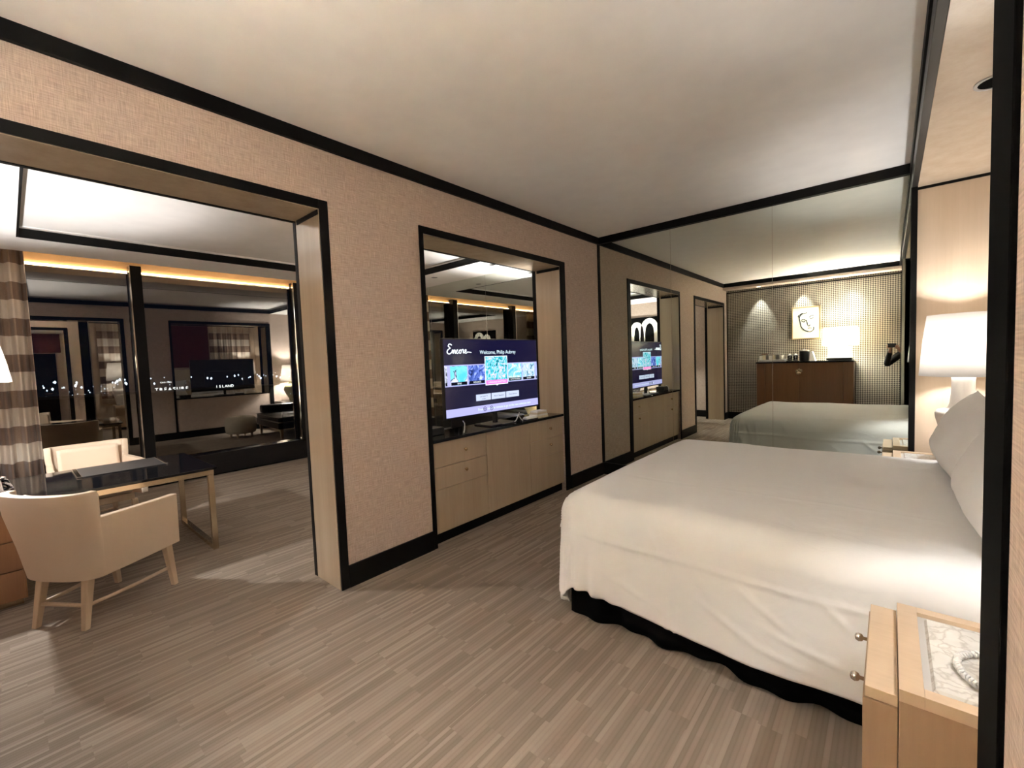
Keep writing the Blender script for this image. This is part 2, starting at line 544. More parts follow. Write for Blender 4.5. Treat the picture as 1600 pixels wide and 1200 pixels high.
f = MB().box(-4.4, 4.1, -5.45, .1, -.08, 0)
struct('floor', f, MT['carpet'])

wl = MB()
for a, b in ((-5.45, DY0), (DY1, NY0), (NY1, .1)): wl.box(-W, 0, a, b, 0, 2.85)
wl.box(-W, 0, DY0, DY1, TOP, 2.85); wl.box(-W, 0, NY0, NY1, TOP, 2.85)
wl.box(-W, -W+.02, NY0, NY1, 0, .785)
wall_left = struct('wall_left', wl, MT['wallpaper'])
wall_left['org'] = (0,0,0)
# lacquered linings of the doorway and niche
for (a, b, z0) in ((DY0, DY1, .0), (NY0, NY1, .81)):
    MB().box(-.307, -.002, a, a+.005, z0, TOP).build('jamb_panel', MT['lining'], wall_left)
    MB().box(-.307, -.002, b-.005, b, z0, TOP).build('jamb_panel', MT['lining'], wall_left)
    MB().box(-.314, -.002, a+.005, b-.005, TOP-.005, TOP).build('soffit_panel', MT['lining'], wall_left)

def opening_trim(name, a, b, ao, bo):
    t = MB()
    for (x0, x1, back) in ((0, .012, False), (-W-.012, -W, True)):
        zb = 0
        t.box(x0, x1, ao, a+.002, zb, TOP+.05); t.box(x0, x1, b-.002, bo, zb, TOP+.05)
        t.box(x0, x1, a+.002, b-.002, TOP-.002, TOP+.05)
    # dark return at the far edge and in the upper corners
    z0 = 0 if a == DY0 else .81
    t.box(-W-.0, -.308, a, a+.008, z0, TOP); t.box(-W, -.308, b-.008, b, z0, TOP); t.box(-W, -.315, a+.008, b-.008, TOP-.008, TOP)
    t.box(-.290, -.0, a+.005, a+.009, TOP-.035, TOP-.005); t.box(-.290, -.0, b-.009, b-.005, TOP-.035, TOP-.005)
    return struct(name, t, MT['black'], bevel=.0015)
opening_trim('trim_1', DY0, DY1, DY0-.05, DY1+.05)
opening_trim('trim_2', NY0, NY1, -2.5626, -.7135)

# bedroom ceiling, crown, baseboards
struct('ceiling', MB().box(0, RX, -5.35, .05, H, H+.1), MT['ceil'])
cr_ = MB()
cr_.box(0, .025, -4.985, -.0, H-.075, H)
cr_.box(.025, RX-.035, -.025, 0, H-.075, H)
cr_.box(.025, RX-.035, -4.985, -4.96, H-.075, H)
cr_.box(RX-.035, RX, -4.985, -.0, H-.075, H)
struct('trim_3', cr_, MT['black'], bevel=.0015)
tv_ = MB().box(0, .013, -.022, 0, .14, H-.075)
struct('trim_4', tv_, MT['black'])
bb = MB()
for a, b in ((DY1+.05, -2.5626), (-.7135, -.0), (-5.25, DY0-.05)):
    bb.box(0, .016, a, b, 0, .14); bb.box(-W-.016, -W, a, b, 0, .14)
bb.box(-W-.016, -W, -2.5626, -.7135, 0, .14)
struct('baseboard_left', bb, MT['black'], bevel=.002)
struct('baseboard_front', MB().box(.016, RX-.03, -.016, 0, 0, .14), MT['black'], bevel=.002)

# mirror wall of the bedroom: three tall panels
struct('wall_front', MB().box(-W, RX+.7, .012, .12, 0, 2.85), MT['black'])
mw = thing('wall_mirror', 'floor to ceiling mirror of three tall panels on the wall beyond the bed', 'mirror', (1.35, 0, .14))
xs = (.013, .840, 1.756, RX-.026)
for i in range(3):
    MB().box(xs[i]+.0012, xs[i+1]-.0012, 0, .008, .1405, H-.0755).build('mirror_panel', MT['mirror'], mw)
for x in xs[1:3]:
    MB().box(x-.0016, x+.0016, -.0006, .008, .1405, H-.0755).build('bright_joint', MT['seam'], mw, label='bright joint between mirror panels')

# bulkhead, houndstooth wall
struct('wall_back', MB().box(0, RX+.1, -5.36, -5.25, 0, 2.85), MT['hound'])
struct('ceiling', MB().box(0, RX, -5.25, -4.985, 2.63, H), MT['wallpaper'])
ht = MB()
ht.box(0, RX, -5.25, -5.238, 2.575, 2.60); ht.box(0.0, .022, -5.25, -5.238, 0, 2.575); ht.box(0.022, RX, -5.25, -5.236, 0, .14)
struct('trim_5', ht, MT['black'])

# right wall, alcove, hall beyond the second opening
HY1 = -3.95
wr = MB()
wr.box(RX-.018, RX+.1, HY1, AY, 0, 2.85)
wr.box(RX, RX+.1, -5.25, HY1, 2.33, 2.85)
struct('wall_right', wr, MT['wallpaper'])
hd = MB().box(RX-.025, RX+.01, AY, 0, 2.565, H-.0755)
struct('trim_6', hd, MT['fascia'], bevel=.002)
fr_ = MB()
fr_.box(RX-.025, RX+.01, -.035, 0, 0, 2.565)
fr_.box(RX-.026, RX-.018, HY1-.01, HY1+.06, 0, 2.39); fr_.box(RX-.012, RX, -5.24, HY1-.01, 2.33, 2.39)
struct('trim_7', fr_, MT['black'], bevel=.002)
struct('trim_11', MB().box(RX-.025, RX+.01, AY-.155, AY, 0, H-.0755), MT['post'], bevel=.002)
struct('trim_8', MB().box(RX-.020, RX+.008, AY, AY+.022, 0, 2.565), MT['silver_d'])
struct('baseboard_right', MB().box(RX-.030, RX-.018, HY1+.06, AY-.125, 0, .14), MT['black'])

al = MB()
al.box(RX+.01, 3.25, 0, .012, 0, 2.565)
al.box(RX+.01, 3.25, AY-.03, AY, 0, 2.565)
struct('wall_alcove', al, MT['alcove'])
struct('wall_alcove_back', MB().box(3.25, 3.35, AY-.03, .012, 0, 2.7), MT['alcove'])
sf = MB().box(RX+.01, 3.25, AY, 0, 2.565, 2.70)
struct('ceiling', sf, MT['alcove'])
struct('trim_9', MB().box(RX+.01, 3.25, -.006, 0, 2.545, 2.565).box(RX+.01, 3.25, AY, AY+.006, 2.545, 2.565).box(3.244, 3.25, AY, 0, 2.545, 2.565), MT['black'])
for yy in (-1.55, -2.65):
    d = thing('recessed_downlight', 'round dark recessed downlight in the pale wooden soffit, %s' % ('above the far half of the bed' if yy > -2 else 'above the near half of the bed'), 'light', (2.918, yy, 2.565))
    MB().lathe([(.075, 0), (.075, -.005), (.062, -.005), (.062, 0)], (2.918, yy, 2.565), 28, False).build('rim', MT['ceil'], d, smooth=False)
    MB().lathe([(.062, -.002), (.061, -.0025), (.04, -.0022), (.001, -.002)], (2.918, yy, 2.565), 28, False).build('dark_baffle', MT['blackcloth'], d, label='dark baffle of the downlight')

hw = MB()
hw.box(RX+.1, 4.1, HY1, HY1+.08, 0, 2.45); hw.box(RX+.1, 4.1, -5.45, -5.37, 0, 2.45); hw.box(4.0, 4.1, -5.45, HY1, 0, 2.45)
struct('wall_hall', hw, MT['wallpaper'])
struct('ceiling', MB().box(RX+.1, 4.1, -5.45, HY1, 2.33, 2.45), MT['ceil'])
door = struct('door_1', MB().box(3.96, 4.0, -5.0, -4.1, 0, 1.85), MT['dark_glass'], bevel=.003)
door['org'] = (0,0,0)
MB().tube([(3.955, -4.2, .9), (3.91, -4.2, .9), (3.91, -4.32, .9)], .01).build('door_handle', MT['brass'], door, smooth=True)
rp = MB().box(3.975, 4.0, -5.2, -4.0, 1.87, 2.32)
rp.build('wall_panel', MT['red'], o=(3.99, -4.6, 2.1), bevel=.004, label='dark red silk panel above the black hall door', cat='panel')

# ------------------------------------------------------------------ living room shell
struct('wall_living_end', MB().box(GX-.1, -W, -5.42, -5.30, 0, 2.85), MT['wallpaper'])
struct('baseboard_living', MB().box(GX+.1, -W-.016, -5.30, -5.284, 0, .14), MT['black'])
struct('wall_living_front', MB().box(GX-.1, -W, LM+.01, .11, 0, 2.85), MT['black'])
lm = thing('wall_mirror', 'mirror of tall panels at the end of the living room, seen above the television', 'mirror', (-2.3, LM, .14))
xs2 = (GX+.2, -3.0, -1.77, -W-.004)
for i in range(3):
    MB().box(xs2[i]+.0012, xs2[i+1]-.0012, LM, LM+.008, .0, LZ-.001).build('mirror_panel', MT['mirror'], lm)
for x in xs2[1:3]:
    MB().box(x-.0012, x+.0012, LM-.0006, LM+.008, .0, LZ-.001).build('dark_joint', MT['silver_d'], lm, label='dark joint between mirror panels')
TX0, TY0, TY1 = -3.10, -4.43, -.70
CX = -3.70
cl = MB()
cl.box(CX, TX0, -5.30, LM+.02, LZ, 2.85); cl.box(TX0, -W, -5.30, TY0, LZ, 2.85); cl.box(TX0, -W, TY1, LM+.02, LZ, 2.85)
struct('ceiling', cl, MT['ceil'])
struct('ceiling', MB().box(TX0, -W, TY0, TY1, 2.70, 2.85), MT['ceil'])
tt = MB()
tt.box(TX0, TX0+.014, TY0, TY1, LZ-.003, 2.675); tt.box(TX0+.014, -W, TY0, TY0+.014, LZ-.003, 2.675); tt.box(TX0+.014, -W, TY1-.014, TY1, LZ-.003, 2.675)
tt.box(-W-.03, -W, TY0+.014, TY1-.014, LZ, 2.675)
struct('trim_10', tt, MT['black'])
struct('ceiling', MB().box(GX-.1, CX, -5.30, LM+.02, 2.74, 2.85), MT['ceil'])
for n_, (x, y) in enumerate(((-2.34, -.50), (-1.25, -.46), (-2.3, -4.7))):
    d = thing('recessed_downlight', ('small dark downlight in the living room ceiling margin near the window end of the tray', 'small dark downlight in the living room ceiling margin near the television wall', 'small dark downlight in the living room ceiling margin above the desk')[n_], 'light', (x, y, LZ))
    MB().lathe([(.055, 0), (.055, -.004), (.045, -.004), (.045, 0)], (x, y, LZ), 20, False).build('rim', MT['ceil'], d)
    MB().lathe([(.045, -.002), (.03, -.0015), (.001, -.001)], (x, y, LZ), 20, False).build('dark_baffle', MT['plastic'], d, label='dark baffle of the downlight')

# window wall
struct('wall_window', MB().box(GX-.1, GX, -5.42, .1, 2.60, 2.85), plain('window_head', (.42, .29, .17), .5))
win = struct('window_1', MB().box(GX-.1, GX+.04, -5.30, LM, 0, .02).box(GX-.1, GX-.035, -5.30, LM, .02, .30).box(GX-.06, GX+.02, -5.3, LM, 2.577, 2.60), MT['black'])
win['org'] = (0,0,0)
MB().box(GX-.035, GX+.09, -5.30, LM-.001, .02, .30).build('window_ledge', MT['gloss_black'], win, bevel=.003)
ys = (-5.30, -3.49, -1.64, LM)
for i in range(3):
    ya_, yb_ = ys[i]+.005, ys[i+1]-.005; yc_ = (ya_+yb_)/2
    # each pane sits a touch out of true in its frame
    px_ = lambda y, z, o: GX-.011+.0195*(y-yc_)+.006*(z-1.4)+o
    MB().hexa([(px_(y, .301, o), y, .301) for (y, o) in ((ya_,-.004), (ya_,.004), (yb_,.004), (yb_,-.004))],
              [(px_(y, 2.575, o), y, 2.575) for (y, o) in ((ya_,-.004), (ya_,.004), (yb_,.004), (yb_,-.004))]).build('window_pane', MT['glass'], win)
for y in ys[1:3]:
    MB().box(GX-.02, GX+.13, y-.055, y+.055, .30, 2.66).build('mullion', MT['black'], win, bevel=.004)
    MB().box(GX+.10, GX+.135, y-.062, y-.050, .30, 2.66).build('mullion_edge', MT['chrome'], win)
for i in range(3):
    c = thing('cove_light', ('warm strip light over the curtained window bay by the desk', 'warm strip light over the middle window bay', 'warm strip light over the window bay at the mirror end')[i], 'light', (GX, (ys[i]+ys[i+1])/2, 2.585))
    MB().box(GX+.002, GX+.020, ys[i]+.06, ys[i+1]-.06, 2.578, 2.605).build('light_strip', MT['led'], c)
    MB().box(GX+.0, GX+.002, ys[i]+.06, ys[i+1]-.06, 2.570, 2.612).build('light_channel', MT['champ'], c)

def curtain(name, label, pts_fn, width, z0, z1, pleats, depth, org, nseg=140):
    t = thing(name, label, 'curtain', org)
    vs = []; fs = []; uv = []
    for i in range(nseg+1):
        s_ = i/nseg
        p, nrm = pts_fn(s_)
        a = s_*pleats*2*PI
        for j in range(9):
            k = j/8
            off = depth*(math.sin(a)+.35*math.sin(2.3*a+1.2*k)+.2*math.sin(.61*a+2))*(.75+.35*(1-k))
            q = Vector(p)+Vector(nrm)*off
            vs.append((q.x, q.y, z0+(z1-z0)*k+(.008*math.sin(a*.7) if j == 0 else 0)))
            uv.append((s_*width*S*1.6, (z0+(z1-z0)*k)*S))
    for i in range(nseg):
        for j in range(8):
            fs.append((i*9+j, (i+1)*9+j, (i+1)*9+j+1, i*9+j+1))
    MB().add(vs, fs).build('drapery', MT['plaid'], t, smooth=True, uv=uv, solid=.004)
    return t
curtain('curtain', 'tall plaid curtain gathered at the desk end of the window', lambda s: ((GX+.19, -5.24+.87*s, 0), (1,0,0)), .87, .33, 2.72, 7, .058, (GX+.19, -4.8, .33))
curtain('curtain', 'tall plaid curtain gathered at the mirror end of the window', lambda s: ((GX+.19, -.88+.76*s, 0), (1,0,0)), .76, .33, 2.72, 6, .055, (GX+.19, -.5, .33))
# drapery and silk panel behind the bed head
curtain('curtain', 'plaid drapery behind the bed, beside the lamp on the mirror side', lambda s: ((3.212, -1.12+1.0*s, 0), (1,0,0)), 1.0, .60, 2.54, 7, .016, (3.19, -.6, .6), 100)
curtain('curtain', 'plaid drapery behind the bed, hidden behind the black post', lambda s: ((3.212, -3.40+1.0*s, 0), (1,0,0)), 1.0, .60, 2.54, 7, .016, (3.19, -2.9, .6), 100)
sp_ = thing('wall_panel', 'dark red silk panel hanging on the wall above the headboard', 'panel', (3.24, -1.76, 1.9))
MB().box(3.225, 3.248, -2.38, -1.14, 1.42, 2.54).build('silk', MT['red'], sp_, bevel=.004)

# ================================================================== BEDROOM
# ------------------------------------------------------------------ media cabinet in the niche
mc = thing('media_cabinet', 'pale wooden cabinet with small brass knobs built into the black framed niche', 'cabinet', (-.16, -1.638, 0))
MB().box(-.298, -.042, NY0+.003, NY1-.003, .085, .784).build('carcass', MT['oak'], mc)
MB().box(-.298, -.05, NY0+.003, NY1-.003, 0, .084).build('toe_kick', MT['black'], mc, label='black recessed toe kick')
ya, yb = -1.937, -1.350
def knob(parent, y, z, x=-.02):
    MB().tube([(x, y, z), (x+.010, y, z), (x+.012, y, z), (x+.018, y, z), (x+.024, y, z), (x+.027, y, z)], [.005, .005, .0115, .0145, .0115, .002], 12).build('knob', MT['brass'], parent, smooth=True)
g = .0018
for (a, b, kn) in ((NY0+.003, ya, -2.19), (yb, NY1-.003, -1.03)):
    d1 = MB().box(-.041, -.02, a+g, b-g, .592, .783).build('drawer', MT['oak'], mc, bevel=.001); knob(d1, kn, .69)
    d2 = MB().box(-.041, -.02, a+g, b-g, .425, .589).build('drawer', MT['oak'], mc, bevel=.001); knob(d2, kn, .527)
    MB().box(-.041, -.02, a+g, b-g, .088, .4225).build('lower_panel', MT['oak'], mc, bevel=.001)
MB().box(-.041, -.02, ya+g, yb-g, .088, .783).build('centre_door', MT['oak'], mc, bevel=.001)
ct = thing('countertop', 'polished black stone shelf on the pale cabinet under the television', 'countertop', (-.16, -1.638, .785))
MB().box(-.335, -.001, NY0+.002, NY1-.002, .786, .81).build('slab', MT['gloss_black'], ct, bevel=.002)

# ------------------------------------------------------------------ television
tv = thing('television', 'large flat television showing a welcome menu, on the black shelf in the niche', 'television', (-.155, -1.645, .81), rz=-math.radians(1.9), local=True)
HW, Z0, Z1 = .598, .105, .775
MB().box(-.035, .0, -HW, HW, Z0, Z1).build('casing', MT['plastic'], tv, bevel=.004)
MB().box(-.075, -.036, -.36, .36, Z0+.08, Z1-.25).build('rear_housing', MT['plastic'], tv, bevel=.008)
MB().tube([(-.03, 0, .01), (-.03, 0, Z0+.05)], .025, 12).build('stand_neck', MT['plastic'], tv)
MB().box(-.13, .09, -.17, .17, 0, .012).build('stand_base', MT['plastic'], tv, bevel=.004)
b_ = .010
SX0, SX1, SZ0, SZ1 = -HW+b_, HW-b_, Z0+b_, Z1-b_
def sbox(u0, u1, v0, v1, d0, d1):
    return MB().box(d0, d1, SX0+(SX1-SX0)*u0, SX0+(SX1-SX0)*u1, SZ1-(SZ1-SZ0)*v1, SZ1-(SZ1-SZ0)*v0)
m_nav, t_, bsdf = mat_new('screen_navy')
bsdf.inputs['Base Color'].default_value = (.004, .004, .008, 1); bsdf.inputs['Roughness'].default_value = .12
bsdf.inputs['Emission Color'].default_value = (.05, .045, .22, 1); bsdf.inputs['Emission Strength'].default_value = .05
scr = sbox(0, 1, 0, 1, .0, .001).build('screen', m_nav, tv, o=(0,0,0), label='lit screen with a dark blue menu'); scr['org'] = (0,0,0)
wh = glow('screen_white', (.85, .93, 1), .42)
lav = glow('screen_lavender', (.40, .40, .72), .42)
blk = glow('screen_black', (.006, .006, .012), .42)
blk.node_tree.nodes
btn = glow('screen_button', (.50, .56, .74), .42)
pink = glow('screen_pink', (.95, .22, .62), .42)
txtb = glow('screen_text_blue', (.72, .90, 1), .42)
strip = sbox(0, 1, .325, .60, .0012, .0018).build('menu_strip', lav, scr)
cy_ = [(.02,.10,.16), (.10,.45,.62), (.30,.75,.88), (.75,.95,1)]
tiles = [(-.001, .022, screen_pic('pic_a', [(.03,.03,.06), (.8,.85,1)], 30, s=.40, seed=1)),
         (.050, .207, screen_pic('pic_b', [(.10,.62,.80), (.22,.74,.90), (.01,.02,.04), (.62,.66,.95), (.72,.76,1)], 8, s=.40, seed=4, dist=.6, ramp=[.36,.52,.545,.57,.66])),
         (.220, .382, screen_pic('pic_c', [(.01,.015,.06), (.05,.10,.40), (.16,.24,.75), (.62,.75,1)], 12, s=.40, seed=2, dist=2.0)),
         (.643, .800, screen_pic('pic_e', [(.08,.45,.62), (.20,.62,.82), (.60,.85,.92), (.85,.95,1)], 10, s=.40, seed=8, dist=2.4)),
         (.813, .969, screen_pic('pic_f', [(.05,.12,.2), (.35,.62,.8), (.62,.66,.85), (.8,.85,1)], 22, s=.40, seed=5, dist=1.0)),
         (.980, 1.001, screen_pic('pic_g', [(.2,.3,.6), (.5,.55,.9)], 12, s=.40, seed=6))]
for a, b, m_ in tiles:
    sbox(max(0,a), min(1,b), .338, .588, .002, .0026).build('menu_tile', m_, scr)
    sbox(max(0,a)+.004, min(1,b)-.004, .545, .586, .0028, .0032).build('tile_caption', blk, scr)
sbox(.386, .633, .222, .622, .003, .0036).build('tile_border', wh, scr)
sbox(.391, .628, .23, .555, .0038, .0044).build('menu_tile', screen_pic('pic_d', [(.01,.10,.14), (.03,.42,.52), (.16,.72,.84), (.62,.52,.76), (.78,.93,.98)], 16, s=.40, seed=3, dist=2.2, ramp=[.34,.42,.5,.60,.68]), scr)
sbox(.391, .628, .555, .612, .0038, .0044).build('tile_caption', pink, scr)
MB().prism([(SX0+(SX1-SX0)*.497, SZ1-(SZ1-SZ0)*.622), (SX0+(SX1-SX0)*.51, SZ1-(SZ1-SZ0)*.638), (SX0+(SX1-SX0)*.523, SZ1-(SZ1-SZ0)*.622)], .003, .0036, 'x').build('tile_pointer', wh, scr)
for a, b in ((.285, .437), (.445, .60), (.608, .76)):
    sbox(a, b, .735, .822, .0015, .0022).build('menu_button', btn, scr)
sbox(0, 1, .888, .992, .0015, .0022).build('menu_bar', lav, scr)
def stext(txt, u, v, size, m_, d=.006, align='CENTER'):
    y = SX0+(SX1-SX0)*u; z = SZ1-(SZ1-SZ0)*v
    mt = Matrix.Translation(Vector((d, y, z))*S) @ Matrix(((0,0,1,0),(1,0,0,0),(0,1,0,0),(0,0,0,1)))
    return text_mesh(txt, size*S, m_, 'lettering', scr, mt, align=align)
stext('Welcome, Philip Aubrey', .535, .170, .047, txtb)
stext('SPAS', .128, .566, .022, wh); stext('RESORTS', .30, .566, .022, wh)
stext('ENTERTAINMENT', .722, .566, .018, wh); stext('SHOPS', .89, .566, .022, wh)
stext('LANGUAGE SELECTION', .51, .584, .021, wh)
stext('Use Apple TV', .361, .765, .017, blk); stext('screen', .361, .798, .017, blk); stext('Watch Television', .523, .778, .018, blk); stext('Room Services', .684, .778, .018, blk)
stext('Press', .325, .94, .030, txtb); stext('or', .405, .94, .030, txtb); stext('on the remote to go to the next selection item', .655, .94, .030, txtb)
for u in (.367, .437):
    y = SX0+(SX1-SX0)*u; z = SZ1-(SZ1-SZ0)*.94
    ring = [( .006, y+.018*math.cos(a*PI/8), z+.018*math.sin(a*PI/8)) for a in range(17)]
    MB().tube(ring, .0022, 6, False).build('button_ring', blk, scr)
    MB().box(.005, .0062, y-.005, y+.005, z-.005, z+.005).build('button_mark', blk, scr)
# handwritten word mark at the top of the screen
def stroke(pts, r=.0035):
    out = []
    P_ = [Vector((p[0], p[1], 0)) for p in pts]
    for i in range(len(P_)-1):
        p0 = P_[max(0,i-1)]; p1 = P_[i]; p2 = P_[i+1]; p3 = P_[min(len(P_)-1,i+2)]
        for k in range(5):
            t = k/5
            out.append(.5*((2*p1)+(p2-p0)*t+(2*p0-5*p1+4*p2-p3)*t*t+(3*p1-p0-3*p2+p3)*t**3))
    out.append(P_[-1])
    y0 = SX0+.03; z0 = SZ1-.115; k = .072
    return MB().tube([(.006, y0+q.x*k, z0+q.y*k) for q in out], r, 6)
stroke([(.75,.95),(.45,1.1),(.25,.85),(.5,.62),(.2,.45),(.05,.15),(.35,-.05),(.75,.18),(.85,.42),(.88,.1),(.95,0)], .0042).build('lettering', wh, scr)
stroke([(.95,0),(1.0,.4),(1.0,.1),(1.15,.42),(1.25,.3),(1.22,.02),(1.38,.1),(1.62,.42),(1.45,.35),(1.42,.08),(1.6,0),(1.8,.2)], .0036).build('lettering', wh, scr)
stroke([(1.8,.2),(2.0,.42),(1.85,.3),(1.85,.05),(2.05,.02),(2.15,.3),(2.0,.42),(2.28,.38),(2.36,.48),(2.48,.40),(2.46,.06),(2.6,.05)], .0036).build('lettering', wh, scr)
stroke([(2.6,.08),(2.86,.22),(2.9,.42),(2.74,.38),(2.72,.06),(2.92,0),(3.1,.14),(3.7,.08)], .0036).build('lettering', wh, scr)

# ------------------------------------------------------------------ small things on the shelf
t = thing('card_holder', 'white folded card in a black holder on the shelf beneath the screen', 'card', (-.05, -1.32, .81))
MB().box(-.075, .005, -1.42, -1.24, .811, .826).build('tray', MT['plastic'], t, bevel=.003)
MB().hexa([(-.06,-1.40,.8265), (.0,-1.40,.8265), (.0,-1.25,.8265), (-.06,-1.25,.8265)], [(-.05,-1.395,.846), (-.01,-1.395,.840), (-.01,-1.255,.840), (-.05,-1.255,.846)]).build('card', MT['paper'], t, bevel=.001)
t = thing('stationery_box', 'small stack of white and cream cards at the mirror end of the shelf', 'cards', (-.08, -1.12, .81))
for i, (z, m_) in enumerate(((.811, 'cardboard'), (.829, 'paper'), (.846, 'cardboard'), (.862, 'paper'))):
    MB().box(-.14+.004*i, -.03-.003*i, -1.21+.006*i, -1.03-.004*i, z, z+.0155).build('card_stack', MT[m_], t, bevel=.001)
t = thing('cable', 'loose white cable standing up from the shelf under the television', 'cable', (-.06, -1.47, .81))
MB().tube([(-.06,-1.52,.815), (-.06,-1.49,.83), (-.06,-1.46,.87), (-.055,-1.45,.895), (-.06,-1.455,.87), (-.05,-1.44,.84), (-.04,-1.42,.815)], .005, 8).build('cord', MT['whiteplastic'], t, smooth=True)
t = thing('cable', 'short white cable end at the doorway side of the shelf under the television', 'cable', (-.04, -2.2, .81))
MB().tube([(-.04,-2.17,.815), (-.04,-2.16,.85), (-.05,-2.15,.89), (-.08,-2.14,.905)], .004, 8).build('cord', MT['whiteplastic'], t, smooth=True)
t = thing('remote_control', 'black remote control lying on the shelf before the television stand', 'remote', (-.03, -1.62, .81))
MB().box(-.055, -.015, -1.72, -1.56, .811, .827).build('body', MT['plastic'], t, bevel=.004)
for i in range(4): MB().box(-.045, -.025, -1.70+.035*i, -1.685+.035*i, .8275, .830).build('button', MT['silver_d'], t)
t = thing('media_box', 'small dark box behind the television at the doorway end of the shelf', 'box', (-.22, -2.35, .81))
MB().box(-.29, -.16, -2.45, -2.27, .811, .87).build('case', MT['plastic'], t, bevel=.006)

# ------------------------------------------------------------------ bed
bed = thing('bed', 'wide white bed with a black skirt, its head in the lit wooden alcove', 'bed', (2.2, -1.70, 0))
BX0, BX1, BY0, BY1 = 1.175, 3.14, -2.63, -.78
MB().box(BX0+.10, BX1, BY0+.07, BY1-.07, .10, .30).build('bed_base', MT['blackcloth'], bed)
MB().box(BX0+.05, BX1, BY0+.03, BY1-.03, .305, .615).build('mattress', MT['linen'], bed, bevel=.04)
# pleated black skirt around three sides
def skirt(u, v):
    per = [(BX1, BY0+.03), (BX0+.07, BY0+.03), (BX0+.07, BY1-.03), (BX1, BY1-.03)]
    L_ = [BX1-BX0-.07, BY1-BY0-.06, BX1-BX0-.07]; tot = sum(L_); d = u*tot
    k = 0
    while k < 2 and d > L_[k]: d -= L_[k]; k += 1
    a, b = per[k], per[k+1]; t = d/L_[k]
    x = a[0]+(b[0]-a[0])*t; y = a[1]+(b[1]-a[1])*t
    nx, ny = ((0,-1), (-1,0), (0,1))[k]
    wv = (.022*math.sin(u*tot*15)+.012*math.sin(u*tot*37+1))*(1-v)
    return (x+nx*wv, y+ny*wv, .004+.31*v+(.012*max(0, math.sin(u*tot*6))*(1-v)))
MB().grid(skirt, 260, 6).build('bed_skirt', MT['blackcloth'], bed, smooth=True, label='black pleated valance skirt', solid=.004)
# duvet: a sheet draped over the mattress
R_ = .13
IX0, IY0, IY1 = BX0+R_, BY0+R_-.01, BY1-R_+.01
def hnoise(x, y, s_, k=0): return noise.noise(Vector((x*s_+k, y*s_+k*.7, k*1.3)))
CREASES = [(1.30,.30,1.2,.10,.008), (1.38,.20,1.35,.12,.008), (1.46,.26,1.5,.10,.007), (1.60,.46,.25,.10,.006), (1.72,.18,1.1,.08,.005), (2.05,.44,.35,.12,.006), (2.2,.36,.5,.10,.005), (2.35,.45,.2,.14,.006), (2.42,.30,.7,.08,.005), (1.95,.33,.9,.07,.004), (1.55,.40,-.5,.07,.005), (2.25,.50,.15,.10,.006)]
def duvet(u, v):
    L0 = .565
    sx = 3.13+(IX0-L0-3.13)*u
    ty = (IY0-L0)+((IY1+L0)-(IY0-L0))*v
    px = max(sx, IX0); py = min(max(ty, IY0), IY1)
    ox, oy = sx-px, ty-py
    L = math.hypot(ox, oy)
    crown = .022*math.cos(PI*(py-(-1.70))/2.1) - .012
    zt = .668+.006*(px-1.2)/1.9+crown*(.55+.45*min(1, (px-1.1)/1.0))+.008*(py+1.7)/.9
    zt += .008*hnoise(px, py, 2.2, 3)+.0035*hnoise(px, py, 6, 5)
    if L < 1e-6:
        # faint pressed lines across the top
        zt += .0025*math.exp(-((py+2.15)/.012)**2)+.0022*math.exp(-((px-1.80)/.01)**2)
        return (px, py, zt)
    corner = min(abs(ox), abs(oy))/max(L, 1e-6)
    Lm = L0*(1+.20*corner)
    Le = min(L, Lm)
    dx, dy = ox/L, oy/L
    arc = R_*PI/2
    if Le < arc:
        a = Le/R_; h = R_*math.sin(a); d = R_*(1-math.cos(a))
    else:
        h = R_; d = R_+(Le-arc)
    hang = max(0, (Le-arc)/(L0-arc))
    along = px if abs(dy) > abs(dx) else py+10
    ang = math.atan2(dy, dx)
    fold = .010*math.sin(along*9+1.2)+.013*hnoise(along, Le*.6, 3.0, 1)+.03*corner*math.sin(ang*9)
    fold += .005*hnoise(along, Le, 9, 2)+.020*math.exp(-((along-1.32)/.17)**2)*math.sin(along*62+2*Le)*min(1, L/.2) if abs(dy) > abs(dx) else .006*hnoise(along, Le, 8, 2)
    h += hang*(.018+fold)
    if corner > .05: h += .020*corner*math.sin(ang*30)*min(1, L/.12)
    # pressed seam along the side, vertical crease
    h += .006*math.exp(-((Le-.268)/.007)**2)
    if abs(dy) > abs(dx): h += .0065*(math.exp(-((px-1.795)/.009)**2)+math.exp(-((px-1.83)/.007)**2))*min(1, hang*3)
    if abs(dy) > abs(dx):
        for (cx_, cl_, an_, ln_, am_) in CREASES:
            ca, sa = math.cos(an_), math.sin(an_); q1, q2 = px-cx_, Le-cl_
            dd, tt_ = -q1*sa+q2*ca, q1*ca+q2*sa
            h += am_*math.exp(-(dd/.011)**2-(tt_/ln_)**2)
    hem = .020*math.sin(along*4.3+.8)+.016*hnoise(along, 0, 2.5, 9)
    d += hem*hang**2+(.06*min(1, max(0, (px-1.55)/.6))*hang if abs(dy) > abs(dx) else 0)+.03*corner*hang
    return (px+dx*h, py+dy*h, zt-d)
MB().grid(duvet, 230, 300).build('duvet', MT['linen'], bed, smooth=True, solid=.006)
hb = thing('headboard', 'cream upholstered headboard against the back of the bed alcove', 'headboard', (3.2, -1.70, 0))
MB().box(3.165, 3.22, -2.37, -1.15, .1, 1.36).build('panel', MT['creamfab'], hb, bevel=.015)
for i in range(5): MB().box(3.160, 3.164, -2.36+.24*i+.003, -2.36+.24*(i+1)-.003, .62, 1.34).build('tufted_panel', MT['creamfab'], hb, bevel=.0015)

